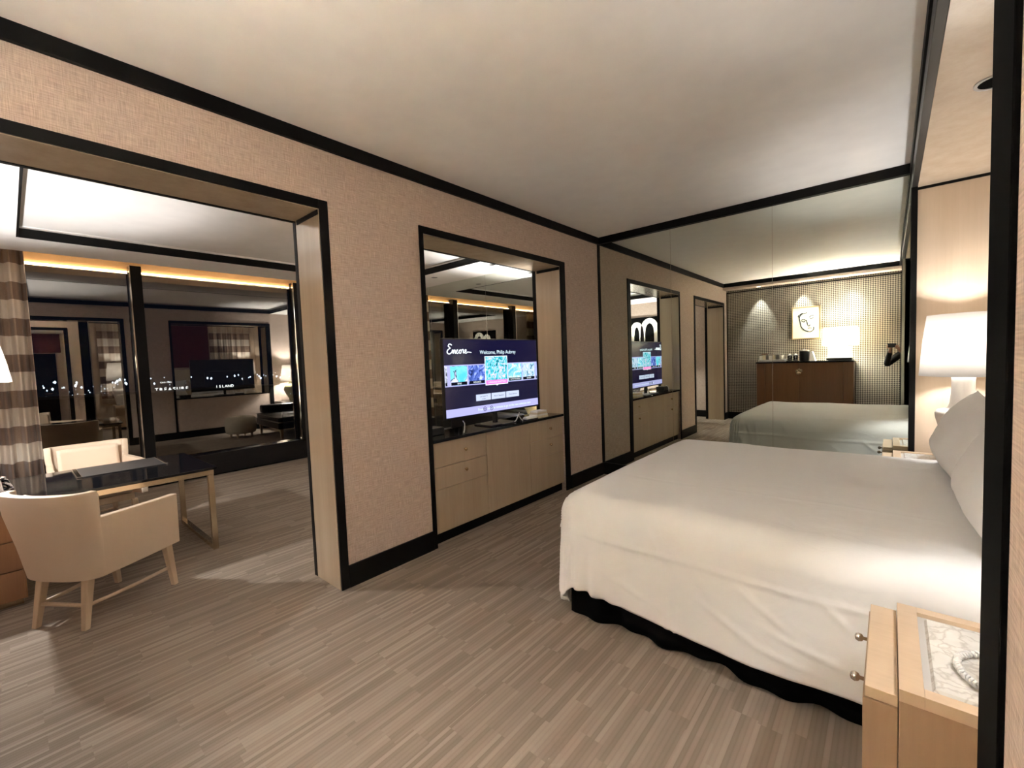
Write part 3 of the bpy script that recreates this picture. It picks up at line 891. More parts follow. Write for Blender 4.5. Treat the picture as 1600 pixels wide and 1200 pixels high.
def pillow(label, c, w_, h_, th, lean, turn, seed, roll=0):
    t = thing('pillow', label, 'pillow', c, rz=turn, local=True)
    rot = Matrix.Rotation(lean, 3, 'Y') @ Matrix.Rotation(roll, 3, 'X')
    def side(sgn):
        def fn(u, v):
            a, b = u*2-1, v*2-1
            pinch = 1-.11*(1-abs(a)**2)*abs(b)**3; pinch2 = 1-.13*(1-abs(b)**2)*abs(a)**3
            y = a*w_/2*pinch2*(1+.02*abs(b)); z = b*h_/2*pinch*(1+.03*abs(a))
            q = max(0, (1-abs(a)**2.6)*(1-abs(b)**2.6))**.55
            t_ = th/2*q*(1-.15*b)
            t_ += .006*hnoise(a*2, b*2, 1.6, seed)*q+.010*hnoise(a, b, 5, seed+3)*(1-q)*q**.3*1.2
            if sgn < 0: t_ += .005*math.exp(-((b-.08-.02*a)/.012)**2)*(1 if abs(a) < .8 else 0)
            return tuple(rot @ Vector((sgn*t_, y, z)))
        return fn
    MB().grid(side(-1), 46, 40, True).grid(side(1), 46, 40).build('pillowcase', MT['linen'], t, smooth=True, o=(0,0,0))
    return t
pillow('plump white pillow leaning upright on the mirror side of the bed', (2.890, -1.30, .897), .78, .42, .25, math.radians(20), .06, 1, .04)
pillow('plump white pillow leaning upright nearest the black post', (2.905, -2.15, .897), .80, .42, .25, math.radians(20), -.02, 2, -.02)

# ------------------------------------------------------------------ nightstands
NZ = .58
def nightstand(y0, y1, label):
    cy0 = (y0+y1)/2
    t = thing('nightstand', label, 'nightstand', (2.85, cy0, 0))
    x0, x1 = 2.585, 3.13
    # a rim around an inset marble slab
    MB().box(x0, x1, y0, y1, .06, NZ-.03).build('body', MT['nsshaded'], t, bevel=.002)
    rim = MB()
    rim.box(x0, x0+.045, y0, y1, NZ-.03, NZ); rim.box(x1-.03, x1, y0, y1, NZ-.03, NZ)
    rim.box(x0+.045, x1-.03, y0, y0+.035, NZ-.03, NZ); rim.box(x0+.045, x1-.03, y1-.035, y1, NZ-.03, NZ)
    rim.build('rim', MT['nswood'], t, bevel=.001)
    MB().box(x0+.046, x1-.031, y0+.036, y1-.036, NZ-.03, NZ-.012).build('marble_border', MT['marble_edge'], t, label='grey bevelled border of the marble')
    MB().hexa([(x0+.060,y0+.050,NZ-.0118),(x1-.045,y0+.050,NZ-.0118),(x1-.045,y1-.050,NZ-.0118),(x0+.060,y1-.050,NZ-.0118)], [(x0+.066,y0+.056,NZ-.004),(x1-.051,y0+.056,NZ-.004),(x1-.051,y1-.056,NZ-.004),(x0+.066,y1-.056,NZ-.004)]).build('marble_top', MT['marble'], t, label='pale veined marble inset')
    MB().box(x0+.0, x1, y0+.03, y1-.03, 0, .06).build('plinth', MT['black'], t)
    MB().box(2.522, x0-.001, y0, y1-.015, NZ-.048, NZ-.020).build('front_ledge', MT['nswood'], t, bevel=.0015)
    for (z0, z1) in ((.335, NZ-.0525), (.07, .330)):
        d = MB().box(2.518, x0-.001, y0, y1, z0, z1).build('drawer', MT['nsshaded'], t, bevel=.0015)
        if z0 > .2:
            for ky in (cy0-.105, cy0+.105):
                MB().tube([(2.518, ky, .497), (2.508, ky, .497), (2.505, ky, .497), (2.497, ky, .497), (2.489, ky, .497), (2.486, ky, .497)], [.005, .005, .010, .013, .010, .002], 14).build('knob', MT['chrome'], d, smooth=True, label='polished metal knob')
    return t
nightstand(-3.226, -2.765, 'wooden nightstand with marble top and two metal knobs beside the near side of the bed')
nightstand(-.53, -.10, 'wooden nightstand with marble top between the bed and the mirror wall')

# ------------------------------------------------------------------ lamps on the nightstands
def shade_ring(prof, c, name, parent, m_):
    return MB().lathe(prof, c, 48, False).build(name, m_, parent, smooth=True, solid=.004)
def table_lamp(x, y, z, label):
    t = thing('table_lamp', label, 'lamp', (x, y, z))
    k = .60/.60
    prof = [(.072, 0), (.078, .01), (.080, .03), (.088, .08), (.100, .15), (.122, .24), (.137, .30), (.139, .33), (.128, .352), (.10, .362), (.075, .372), (.066, .40), (.060, .46), (.058, .54), (.060, .585), (.03, .60), (.012, .605), (.012, .66)]
    MB().lathe(prof, (x, y, z), 40).build('ceramic_base', MT['ceramic'], t, smooth=True)
    shade_ring([(.222, .59), (.214, .70), (.204, .83), (.185, 1.005)], (x, y, z), 'lamp_shade', t, MT['shade'])
    MB().tube([(x, y, z+.66), (x, y, z+1.0)], .004, 8).build('harp', MT['brass'], t)
    sp2 = MB()
    for a in range(3):
        sp2.tube([(x, y, z+.985), (x+.183*math.cos(a*2.094), y+.183*math.sin(a*2.094), z+.985)], .002, 6)
    sp2.build('shade_spider', MT['brass'], t)
    lamp_light('lamp_bulb', 'POINT', (x, y, z+.83), 15 if y > -1 else 9, SOFT, .045)
    return t
table_lamp(2.94, -.32, NZ, 'white gourd shaped table lamp lit beside the mirror, far side of the bed')
table_lamp(2.955, -3.09, NZ, 'white gourd shaped table lamp lit on the near nightstand, behind the black post')

# telephone
ph = thing('telephone', 'white telephone with a coiled cord on the near marble nightstand top', 'telephone', (2.86, -2.9, NZ))
zz = NZ-.003
MB().hexa([(2.80,-2.95,zz), (2.98,-2.95,zz), (2.98,-2.82,zz), (2.80,-2.82,zz)], [(2.81,-2.945,zz+.035), (2.97,-2.945,zz+.06), (2.97,-2.83,zz+.06), (2.81,-2.83,zz+.035)]).build('body', MT['whiteplastic'], ph, bevel=.006)
MB().tube([(2.83,-2.925,zz+.075), (2.86,-2.925,zz+.09), (2.92,-2.925,zz+.095), (2.96,-2.925,zz+.09)], [.02, .014, .014, .02], 12).build('handset', MT['whiteplastic'], ph, smooth=True)
cord = []
path = [(2.80,-2.935), (2.76,-2.955), (2.722,-2.98), (2.70,-3.01), (2.695,-3.05), (2.705,-3.09), (2.725,-3.12), (2.76,-3.13), (2.80,-3.11)]
for i in range(len(path)-1):
    for k in range(24):
        q = (i*24+k)
        a = Vector(path[i]).lerp(Vector(path[i+1]), k/24); tn = (Vector(path[i+1])-Vector(path[i])).normalized()
        cord.append((a.x-tn.y*.006*math.cos(q*1.05), a.y+tn.x*.006*math.cos(q*1.05), zz+.011+.006*math.sin(q*1.05)))
MB().tube(cord, .0033, 6).build('coiled_cord', MT['whiteplastic'], ph, smooth=True)

# ================================================================== LIVING ROOM
# ------------------------------------------------------------------ desk
DZ = .645
dk = thing('desk', 'long desk with a polished black top on a bright metal frame by the window', 'desk', (-1.89, -4.3, 0))
MB().box(-2.38, -1.40, -5.16, -3.535, DZ-.018, DZ).build('desktop', MT['gloss_black'], dk, bevel=.002)
for x in (-1.425, -2.355):
    MB().box(x-.018, x+.018, -5.12, -3.555, DZ-.056, DZ-.0185).build('rail', MT['champ'], dk, bevel=.002)
    MB().box(x-.018, x+.018, -3.595, -3.557, .0, DZ-.057).build('leg', MT['champ'], dk, bevel=.002)
MB().box(-2.336, -1.444, -3.595, -3.557, .002, .036).build('foot_bar', MT['champ'], dk, bevel=.002)
MB().box(-2.336, -1.444, -3.595, -3.557, DZ-.056, DZ-.0185).build('end_rail', MT['champ'], dk, bevel=.002)
pd = MB().box(-2.33, -1.45, -5.14, -4.56, .04, DZ-.058).build('pedestal', MT['deskwood'], dk, bevel=.002, label='brown wooden pedestal of the desk')
MB().box(-2.30, -1.48, -5.12, -4.58, 0, .04).build('plinth', MT['champ'], dk)
for i in range(3):
    d = MB().box(-1.449, -1.432, -5.13, -4.57, .05+.18*i, .222+.18*i).build('drawer', MT['deskwood'], pd, bevel=.001)
bl = thing('desk_pad', 'dark leather desk pad with a metal end strip on the black desk', 'desk pad', (-2.08, -4.0, DZ))
MB().box(-2.33, -1.90, -4.245, -3.76, DZ, DZ+.007).build('pad', plain('grey_leather', (.045, .040, .038), .35, bump=.2), bl, bevel=.002)
MB().box(-2.33, -1.90, -4.275, -4.247, DZ, DZ+.010).build('end_strip', MT['chrome'], bl, bevel=.002)
MB().box(-2.33, -1.90, -3.758, -3.742, DZ, DZ+.009).build('end_strip', MT['chrome'], bl, bevel=.002)
# desk lamp
dl = thing('table_lamp', 'lit white lamp with clear crystal base at the curtain end of the desk', 'lamp', (-1.90, -4.78, DZ))
def block(cx_, cy_, r, z0, z1, k=1.0, n=8):
    return MB().lathe([(r*.92, z0), (r, z0+.012), (r*k, z1-.012), (r*k*.9, z1)], (cx_, cy_, 0), n)
block(-1.90, -4.78, .205, DZ+.001, DZ+.10, .86).build('crystal_base', MT['clear'], dl, bevel=.004)
block(-1.90, -4.78, .09, DZ+.102, DZ+.36, .8).build('crystal_column', MT['clear'], dl, bevel=.004)
MB().tube([(-1.90,-4.78,DZ+.361), (-1.90,-4.78,DZ+.95)], .008, 10).build('stem', MT['chrome'], dl)
shade_ring([(.243, .722), (.225, .85), (.205, .962)], (-1.90, -4.78, DZ), 'lamp_shade', dl, MT['shade'])
lamp_light('lamp_bulb', 'POINT', (-1.90, -4.78, DZ+.80), 52, SOFT, .04)

# ------------------------------------------------------------------ desk chairs
def desk_chair(label):
    t = thing('desk_chair', label, 'chair', (0,0,0), local=True)
    def plan(s_, hz):      # s_ from -1 (one arm front) over 0 (middle of the back) to 1
        k = .80+.20*min(1, max(0, (hz-.27)/.40))
        a = abs(s_); sg = 1 if s_ > 0 else -1
        if a < .42:
            y = .235*math.sin(a/.42*PI/2)**.9; x = -.285+.055*(1-math.cos(a/.42*PI/2))
        else:
            q = (a-.42)/.58; y = .235+.030*math.sin(q*PI/2); x = -.230+.447*q
        kx = k if x < 0 else 1.0
        return x*kx-.03*max(0, (hz-.45))*(1 if x < -.15 else 0)*1.6, sg*y*(k+(1-k)*(max(0, a-.42)/.58))
    def shell(s0, s1, top, bot, name, n=28, mth=MT['leather']):
        def f(off):
            def g_(u, v):
                s_ = s0+(s1-s0)*u; zt = top(s_); zb = bot(s_); hz = zb+(zt-zb)*v
                x, y = plan(s_, hz)
                e = .01
                xa, ya_ = plan(s_-e, hz); xb, yb_ = plan(s_+e, hz)
                tx, ty = xb-xa, yb_-ya_; l = math.hypot(tx, ty) or 1
                return (x+ty/l*off*-1, y-tx/l*off*-1, hz)
            return g_
        m = MB()
        nv = 8
        m.grid(f(.0), n, nv); b0 = len(m.v); m.grid(f(.045), n, nv, True)
        W_ = nv+1
        for i in range(n):
            m.f.append((i*W_+nv, (i+1)*W_+nv, b0+(i+1)*W_+nv, b0+i*W_+nv)); m.f.append((i*W_, b0+i*W_, b0+(i+1)*W_, (i+1)*W_))
        for j in range(nv):
            m.f.append((j, j+1, b0+j+1, b0+j)); m.f.append((n*W_+j, b0+n*W_+j, b0+n*W_+j+1, n*W_+j+1))
        return m.build(name, mth, t, o=(0,0,0), smooth=False, bevel=.006)
    b = shell(-.45, .45, lambda s_: .765+.012*abs(s_), lambda s_: .275, 'backrest')
    for p in b.data.polygons: p.use_smooth = True
    for s0, s1 in ((-1, -.43), (.43, 1)):
        a = shell(s0, s1, lambda s_: .615-.02*(abs(s_)-.44)+.012*abs(s_), lambda s_: .275+.03*(abs(s_)-.44)/.56, 'arm', 14)
    # inner back pad with a pale frame
    pad = MB()
    def gp(u, v):
        y = -.205+.41*u; z = .44+.30*v
        x, _ = plan(max(-.42, min(.42, math.asin(max(-1, min(1, y/.236)))/(PI/2)*.42)), z)
        return (x+.056+.012*math.sin(PI*u)**.4*math.sin(PI*v)**.4, y, z)
    pad.grid(gp, 14, 8).build('back_pad', MT['leather'], t, o=(0,0,0), smooth=True, solid=.008)
    MB().box(-.20, .245, -.20, .20, .335, .43).build('seat_cushion', MT['leather'], t, o=(0,0,0), bevel=.02)
    MB().box(-.21, .235, -.205, .205, .275, .333).build('seat_frame', MT['chairwood'], t, o=(0,0,0), bevel=.004)
    for (x, y, xf, yf) in ((-.205, -.145, -.25, -.158), (-.205, .145, -.25, .158), (.215, -.205, .245, -.212), (.215, .205, .245, .212)):
        r1, r2 = .021, .014
        MB().hexa([(xf-r2,yf-r2,0),(xf+r2,yf-r2,0),(xf+r2,yf+r2,0),(xf-r2,yf+r2,0)], [(x-r1,y-r1,.274),(x+r1,y-r1,.274),(x+r1,y+r1,.274),(x-r1,y+r1,.274)]).build('leg', MT['chairwood'], t, o=(0,0,0), bevel=.003)
    for sg in (-1, 1):
        MB().tube([(-.228, sg*.152, .125), (-.10, sg*.165, .118), (.05, sg*.185, .118), (.228, sg*.208, .125)], .011, 8).build('stretcher', MT['chairwood'], t, o=(0,0,0), smooth=True)
    MB().tube([(-.228, -.15, .125), (-.215, 0, .118), (-.228, .15, .125)], .011, 8).build('stretcher', MT['chairwood'], t, o=(0,0,0), smooth=True)
    return t
c1 = desk_chair('cream leather armchair with its back to the bedroom, pulled up to the black desk')
c1.location = Vector((-1.026, -4.246, 0))*S; c1.rotation_euler = (0, 0, math.radians(123.7))
c2 = copy_tree(c1, (-2.77, -4.10, 0), math.radians(4), 'cream armchair facing the bedroom between the black desk and the window')
c1['group'] = c2['group'] = 'armchairs at the black desk'

# ------------------------------------------------------------------ sofa, ottoman, side table, lamp
so = thing('sofa', 'black leather chaise with pale piping and wooden legs by the living room mirror', 'sofa', (-1.75, -.75, 0))
MB().box(-2.35, -1.05, -1.32, -.12, .20, .33).build('seat_base', MT['blackleather'], so, bevel=.02)
MB().box(-2.34, -1.06, -1.31, -.34, .335, .43).build('seat_cushion', MT['blackleather'], so, bevel=.03)
MB().box(-2.35, -1.05, -.33, -.12, .335, .68).build('backrest', MT['blackleather'], so, bevel=.04)
MB().box(-1.26, -1.05, -1.25, -.335, .435, .60).build('arm', MT['blackleather'], so, bevel=.035)
for z in (.333, .425): MB().tube([(-2.352, -.12, z), (-2.352, -1.32, z), (-1.05, -1.322, z), (-1.048, -.12, z)], .006, 6).build('piping', MT['piping'], so)
for x in (-2.28, -1.12):
    for y in (-1.25, -.2):
        MB().hexa([(x-.014,y-.014,0),(x+.014,y-.014,0),(x+.014,y+.014,0),(x-.014,y+.014,0)], [(x-.03,y-.03,.2),(x+.03,y-.03,.2),(x+.03,y+.03,.2),(x-.03,y+.03,.2)]).build('leg', MT['chairwood'], so)
ot = thing('ottoman', 'round cream fabric ottoman beside the black chaise', 'ottoman', (-1.25, -1.66, 0))
MB().lathe([(.23, .09), (.26, .10), (.275, .20), (.27, .36), (.25, .405), (.15, .425), (.01, .43)], (-1.25, -1.66, 0), 32).build('cushion', MT['creamfab'], ot, smooth=True)
for a in range(4):
    x, y = -1.25+.19*math.cos(a*PI/2+.6), -1.66+.19*math.sin(a*PI/2+.6)
    MB().lathe([(.014, 0), (.024, .09)], (x, y, 0), 10).build('leg', MT['chairwood'], ot)
st = thing('side_table', 'pale square side table between the black chaise and the television wall', 'table', (-.62, -.42, 0))
MB().box(-.90, -.36, -.72, -.10, .56, .60).build('table_top', MT['marble'], st, bevel=.003)
MB().box(-.86, -.40, -.68, -.14, .04, .559).build('body', MT['oak'], st, bevel=.004)
MB().box(-.84, -.42, -.66, -.16, 0, .04).build('plinth', MT['black'], st)
ll = thing('table_lamp', 'olive gourd shaped lamp lit on the pale side table by the television wall', 'lamp', (-.64, -.42, .60))
MB().lathe([(.06, 0), (.065, .02), (.07, .06), (.12, .14), (.165, .24), (.165, .30), (.12, .37), (.06, .40), (.055, .43), (.07, .44), (.02, .45), (.01, .50)], (-.64, -.42, .60), 32).build('ceramic_base', MT['olive'], ll, smooth=True)
shade_ring([(.22, .46), (.20, .62), (.17, .82)], (-.64, -.42, .60), 'lamp_shade', ll, MT['shade'])
MB().tube([(-.64, -.42, 1.10), (-.64, -.42, 1.41)], .004, 8).build('harp', MT['brass'], ll)
lamp_light('lamp_bulb', 'POINT', (-.64, -.42, 1.22), 85, SOFT, .04)

# picture on the living room end wall
pc = thing('picture', 'large black picture with thick cream painted loops on the living room end wall', 'picture', (-1.86, -5.29, 1.75))
MB().box(-2.32, -1.40, -5.298, -5.27, 1.20, 2.27).build('canvas', MT['blackcloth'], pc, bevel=.002)
cream = plain('chalk_paint', (.74, .71, .64), .7)
def band(pts, wd, name):
    m = MB(); n = len(pts); L = []
    for i in range(n):
        a = Vector(pts[max(0,i-1)]); b = Vector(pts[min(n-1,i+1)]); d = (b-a).normalized(); nn = Vector((-d.y, d.x))
        w_ = wd[i] if isinstance(wd, list) else wd
        L.append((Vector(pts[i])+nn*w_/2, Vector(pts[i])-nn*w_/2))
    vs = []
    for (p, q) in L: vs += [(p.x, -5.2695, p.y), (q.x, -5.2695, q.y), (p.x, -5.264, p.y), (q.x, -5.264, q.y)]
    fs = []
    for i in range(n-1):
        a, b = i*4, (i+1)*4
        fs += [(a+2,a+3,b+3,b+2), (a,b,b+1,a+1), (a,a+2,b+2,b), (a+1,b+1,b+3,a+3)]
    return m.add(vs, fs).build(name, cream, pc)
arc = lambda cx_, cz, rx_, rz_: [(cx_-rx_*math.cos(PI*k/16), cz+rz_*math.sin(PI*k/16)) for k in range(17)]
band([(-1.96, 1.40), (-2.07, 1.48), (-2.12, 1.66)]+arc(-1.985, 1.88, .12, .23)+[(-1.86, 1.66), (-1.87, 1.52)], .115, 'painted_loop')
band([(-1.86, 1.62), (-1.84, 1.78)]+arc(-1.67, 1.93, .165, .25)+[(-1.50, 1.72), (-1.53, 1.50), (-1.66, 1.36)], .12, 'painted_loop')

# ================================================================== FAR END OF THE BEDROOM (seen in the mirror)
bc = thing('bar_cabinet', 'tall brown bar cabinet with a black top against the houndstooth wall', 'cabinet', (1.37, -5.0, 0))
MB().box(.645, 2.10, -5.235, -4.77, .06, 1.145).build('carcass', MT['walnut'], bc, bevel=.002)
MB().box(.66, 2.085, -5.22, -4.79, 0, .06).build('plinth', MT['black'], bc)
for a, b in ((.647, .783), (.787, 1.323), (1.327, 1.96), (1.964, 2.098)):
    MB().box(a, b, -4.768, -4.75, .065, 1.14).build('door' if b-a > .3 else 'side_panel', MT['walnut'], bc, bevel=.0015)
em = MB().tube([(1.325, -4.7495, .985), (1.325, -4.738, .985)], .062, 28).build('emblem', MT['walnut'], bc, label='round emblem across the two doors')
for k, (a, r) in enumerate(((.5, .028), (1.6, .024), (2.9, .026), (4.1, .028), (5.2, .022))):
    x, z = 1.325+.030*math.cos(a), .985+.030*math.sin(a)
    MB().tube([(x, -4.737, z), (x, -4.728, z)], [r, r*.45], 10).build('petal', MT['champ'], em)
MB().box(.635, 2.11, -5.238, -4.74, 1.146, 1.168).build('top', MT['gloss_black'], bc, bevel=.002)
CT = 1.169
tr = thing('snack_tray', 'pale tray of small packets and cups at the doorway end of the brown cabinet', 'tray', (.87, -4.92, CT))
MB().box(.66, 1.09, -5.02, -4.83, CT, CT+.04).build('tray', MT['whiteplastic'], tr, bevel=.004)
cols = ['paper', 'cardboard', 'silver_d', 'paper', 'cardboard', 'silver_d']
for k in range(6):
    MB().box(.672+.054*k, .672+.054*k+.050, -5.0, -4.86, CT+.041, CT+.115+.012*(k % 3)).build('packet', MT[cols[k]], tr, bevel=.002)
MB().lathe([(.026, 0), (.038, .085), (.036, .085), (.024, .005)], (1.035, -4.91, CT+.041), 20).build('cup', MT['ceramic'], tr, smooth=True)
MB().box(.70, .80, -4.98, -4.89, CT+.141, CT+.158).build('lid', MT['walnut'], tr, bevel=.003)
gt = thing('glass_tray', 'black tray under the two glasses on the brown cabinet', 'tray', (1.21, -4.9, CT))
MB().box(1.115, 1.315, -5.0, -4.80, CT, CT+.012).build('tray', MT['plastic'], gt, bevel=.003)
for x, lb in ((1.165, 'drinking glass with a cream paper lid, next to the snack tray'), (1.255, 'drinking glass with a cream paper lid, next to the black ice bucket')):
    q = thing('drinking_glass', lb, 'glass', (x, -4.90, CT+.0125), group='glasses on the black tray')
    MB().lathe([(.030, 0), (.036, .10), (.034, .10), (.028, .006)], (x, -4.90, CT+.0125), 24).build('tumbler', MT['clear'], q, smooth=True)
    MB().lathe([(.039, .1005), (.040, .104), (.020, .112), (.002, .135)], (x, -4.90, CT+.0125), 20).build('paper_lid', MT['paper'], q)
ib = thing('ice_bucket', 'black lidded ice bucket on the brown cabinet', 'bucket', (1.385, -4.9, CT))
MB().lathe([(.066, 0), (.070, .01), (.076, .17), (.074, .18)], (1.387, -4.90, CT), 32).build('bucket', MT['blackleather'], ib, smooth=True)
MB().lathe([(.078, .181), (.078, .195), (.03, .205), (.012, .21), (.012, .225), (.002, .228)], (1.387, -4.90, CT), 32).build('lid', MT['silver_d'], ib, smooth=True)
nk = thing('napkin', 'folded white napkin propped beside the black ice bucket', 'napkin', (1.51, -4.9, CT))
MB().prism([(1.47, CT+.001), (1.56, CT+.001), (1.515, CT+.17), (1.475, CT+.165)], -4.97, -4.84, 'y').build('cloth', MT['linen'], nk, bevel=.004)
rl = thing('table_lamp', 'lit lamp with a rectangular white shade on a black box base on the brown cabinet', 'lamp', (1.91, -4.93, CT))
MB().box(1.715, 2.075, -5.04, -4.82, CT, CT+.045).build('base', MT['plastic'], rl, bevel=.003)
MB().box(1.745, 2.055, -5.01, -4.85, CT+.046, CT+.235).build('glass_block', plain('white_alabaster', (.85,.85,.82), .25, emit=(1,.93,.82), es=.55), rl, bevel=.006, label='glowing pale stone block')
MB().tube([(1.90,-4.93,CT+.236), (1.90,-4.93,CT+.55)], .006, 8).build('stem', MT['brass'], rl)
def rect_shade(u, v):
    k = u*4; i = int(k) % 4; f_ = k-int(k)
    w_, d_ = .245-.012*v, .135-.010*v
    c = [(-w_,-d_), (w_,-d_), (w_,d_), (-w_,d_), (-w_,-d_)]
    return (1.91+c[i][0]+(c[i+1][0]-c[i][0])*f_, -4.93+c[i][1]+(c[i+1][1]-c[i][1])*f_, CT+.265+.30*v)
MB().grid(rect_shade, 32, 4).build('lamp_shade', MT['shade_bright'], rl, solid=.004)
lamp_light('lamp_bulb', 'POINT', (1.91, -4.93, CT+.41), 10, SOFT, .06)
for nm, zz_, w_, d_ in (('added_glow_sheet', CT+.445, .232, .125),):
    MB().box(1.91-w_, 1.91+w_, -4.93-d_, -4.93+d_, zz_, zz_+.003).build(nm, MT['glow_sheet'], rl)  # added glowing sheet inside the shade, there to brighten the ceiling

ar = thing('picture', 'framed black line drawing of a face above the brown cabinet', 'picture', (1.372, -5.24, 1.87))
fa = MB()
fa.box(1.146, 1.597, -5.246, -5.205, 1.57, 1.59).box(1.146, 1.597, -5.246, -5.205, 2.15, 2.17).box(1.146, 1.166, -5.246, -5.205, 1.59, 2.15).box(1.577, 1.597, -5.246, -5.205, 1.59, 2.15)
fa.build('frame', MT['gold'], ar, bevel=.002)
MB().box(1.166, 1.577, -5.246, -5.222, 1.59, 2.15).build('sheet', plain('art_paper', (.66, .67, .58), .7), ar)
ink = plain('ink', (.006, .006, .006), .6)
def ink_line(pts, r=.008):
    out = []
    P_ = [Vector((p[0], 0, p[1])) for p in pts]
    for i in range(len(P_)-1):
        a, b, c, d = P_[max(0,i-1)], P_[i], P_[i+1], P_[min(len(P_)-1,i+2)]
        for k in range(6):
            t = k/6; out.append(.5*((2*b)+(c-a)*t+(2*a-5*b+4*c-d)*t*t+(3*b-a-3*c+d)*t**3))
    out.append(P_[-1])
    MB().tube([(1.372+q.x, -5.2215, 1.87+q.z) for q in out], r, 6).build('drawn_line', ink, ar)
# face outline, brows, eyes, nose, mouth: a plain drawing of its own (x grows to the left as seen in the mirror)
ink_line([(.02,.19),(-.06,.17),(-.10,.11),(-.09,.02),(-.07,-.07),(-.01,-.14),(.07,-.165),(.115,-.13),(.12,-.08)])
ink_line([(-.10,.11),(-.12,.14),(-.05,.19)])
ink_line([(-.075,.055),(-.035,.07),(-.005,.05)], .007); ink_line([(-.07,.035),(-.035,.022),(-.01,.035)], .006)
ink_line([(.05,.10),(.085,.13),(.125,.135)], .007); ink_line([(.06,.085),(.09,.075),(.12,.10)], .006)
ink_line([(.005,.06),(.02,.0),(.03,-.05),(.055,-.055),(.06,-.035)], .007)
ink_line([(.03,-.10),(.06,-.085),(.085,-.10),(.055,-.112),(.03,-.10)], .004)
for k, x in enumerate((.62, 1.33, 2.07)):
    d = thing('recessed_downlight', ('small downlight washing the houndstooth wall at the doorway end', 'small downlight washing the houndstooth wall above the line drawing', 'small downlight washing the houndstooth wall above the rectangular lamp')[k], 'light', (x, -5.10, 2.63))
    MB().lathe([(.048, 0), (.048, -.004), (.038, -.004), (.038, 0)], (x, -5.10, 2.63), 20, False).build('rim', MT['champ'], d)
    MB().lathe([(.038, -.0015), (.02, -.001), (.001, -.0008)], (x, -5.10, 2.63), 20, False).build('lens', glow('downlight_lens', (1, .9, .75), 4), d)
    lamp_light('downlight', 'SPOT', (x, -5.10, 2.61), (38, 38, 22)[k], SOFT, .02, (math.radians(-9), 0, 0), math.radians(52), .7)
# ------------------------------------------------------------------ the person taking the picture
def skin(verts, edges, rad, root, sub=2):
    me = bpy.data.meshes.new('s'); me.from_pydata([tuple(Vector(v)*S) for v in verts], edges, [])
    ob = bpy.data.objects.new('s', me); COL.objects.link(ob)
    m = ob.modifiers.new('k', 'SKIN'); m.use_smooth_shade = True
    for i, r in enumerate(rad):
        r = (r, r) if not isinstance(r, tuple) else r
        me.skin_vertices[0].data[i].radius = (r[0]*S, r[1]*S); me.skin_vertices[0].data[i].use_root = (i == root)
    s_ = ob.modifiers.new('u', 'SUBSURF'); s_.levels = sub; s_.render_levels = sub
    dg = bpy.context.evaluated_depsgraph_get()
    out = bpy.data.meshes.new_from_object(ob.evaluated_get(dg))
    bpy.data.objects.remove(ob)
    for p in out.polygons: p.use_smooth = True
    return out
class G:
    def __init__(s): s.v = []; s.e = []; s.r = []
    def p(s, pos, r, link=None):
        s.v.append(tuple(pos)); s.r.append(r)
        if link is not None: s.e.append((link, len(s.v)-1))
        return len(s.v)-1
PX, PY = 2.86, -4.99
ff = Vector((-.36, .933, 0)); lf = Vector((-.933, -.36, 0))
def L_(f_, l_, z): return Vector((PX, PY, z))+ff*f_+lf*l_
per = thing('person', 'person in black clothes holding up a phone, standing by the houndstooth wall', 'person', (PX, PY, 0))
PHC = CAM-fw*.030
hl = PHC-rx*.058-ux*.012; hr = PHC+rx*.058-ux*.012
shL, shR = L_(.0, .165, 1.27), L_(0, -.165, 1.27)
elL = Vector((2.515, -4.86, 1.075)); elR = Vector((2.90, -4.72, 1.06))
def body(g_, full):
    pel = g_.p(L_(0, 0, .82), (.125, .085)); 
    sp1 = g_.p(L_(0, 0, .98), (.12, .08), pel); ch = g_.p(L_(-.005, 0, 1.16), (.135, .09), sp1); nb = g_.p(L_(-.005, 0, 1.29), (.06, .055), ch)
    nk_ = g_.p(L_(.01, 0, 1.345), .045, nb); h1 = g_.p(L_(.025, 0, 1.42), (.062, .075), nk_); h2 = g_.p(L_(.03, 0, 1.49), (.068, .082), h1); h3 = g_.p(L_(.015, 0, 1.55), (.045, .055), h2)
    for sg, sh, el, hnd in ((1, shL, elL, hl), (-1, shR, elR, hr)):
        s1 = g_.p(sh, .05, ch); e1 = g_.p(el, .036, s1)
        wr_ = hnd-fw*.045-ux*.045
        m1 = g_.p(el.lerp(wr_, .35), .036, e1); w1 = g_.p(wr_, .022, m1)
        pm = g_.p(hnd-fw*.028-ux*.02, (.026, .014), w1)
        out = -rx*sg
        for k, ln in enumerate((.036, .042, .040, .032)):
            a = hnd-fw*.026+ux*(.010-.013*k)+out*.012
            i1 = g_.p(a, .0075, pm); i2 = g_.p(a+out*.016+fw*.014, .007, i1); i3 = g_.p(a+out*.006+fw*(.014+ln*.55), .0065, i2); g_.p(a-out*.016+fw*(.012+ln*.6), .0055, i3)
        tb = g_.p(hnd-fw*.034-ux*.012-out*.020, .009, pm); tb2 = g_.p(hnd-fw*.030+ux*.004-out*.036, .008, tb); g_.p(hnd-fw*.022+ux*.014-out*.042, .0065, tb2)
        hp = g_.p(L_(0, sg*.085, .76), (.085, .085), pel); kn_ = g_.p(L_(.02, sg*.09, .44), .052, hp); cf = g_.p(L_(-.01, sg*.09, .30), .05, kn_); ak = g_.p(L_(-.015, sg*.09, .07), .032, cf); g_.p(L_(.11, sg*.10, .028), (.032, .022), ak)
    return pel
gb = G(); rt = body(gb, True)
me = skin(gb.v, gb.e, gb.r, rt)
def put(me, name, m_, **kw):
    me.materials.clear(); me.materials.append(m_); me.name = name
    me.transform(Matrix.Translation(-Vector((PX, PY, 0))*S))
    o = bpy.data.objects.new(name, me); COL.objects.link(o); o.parent = per
    return o
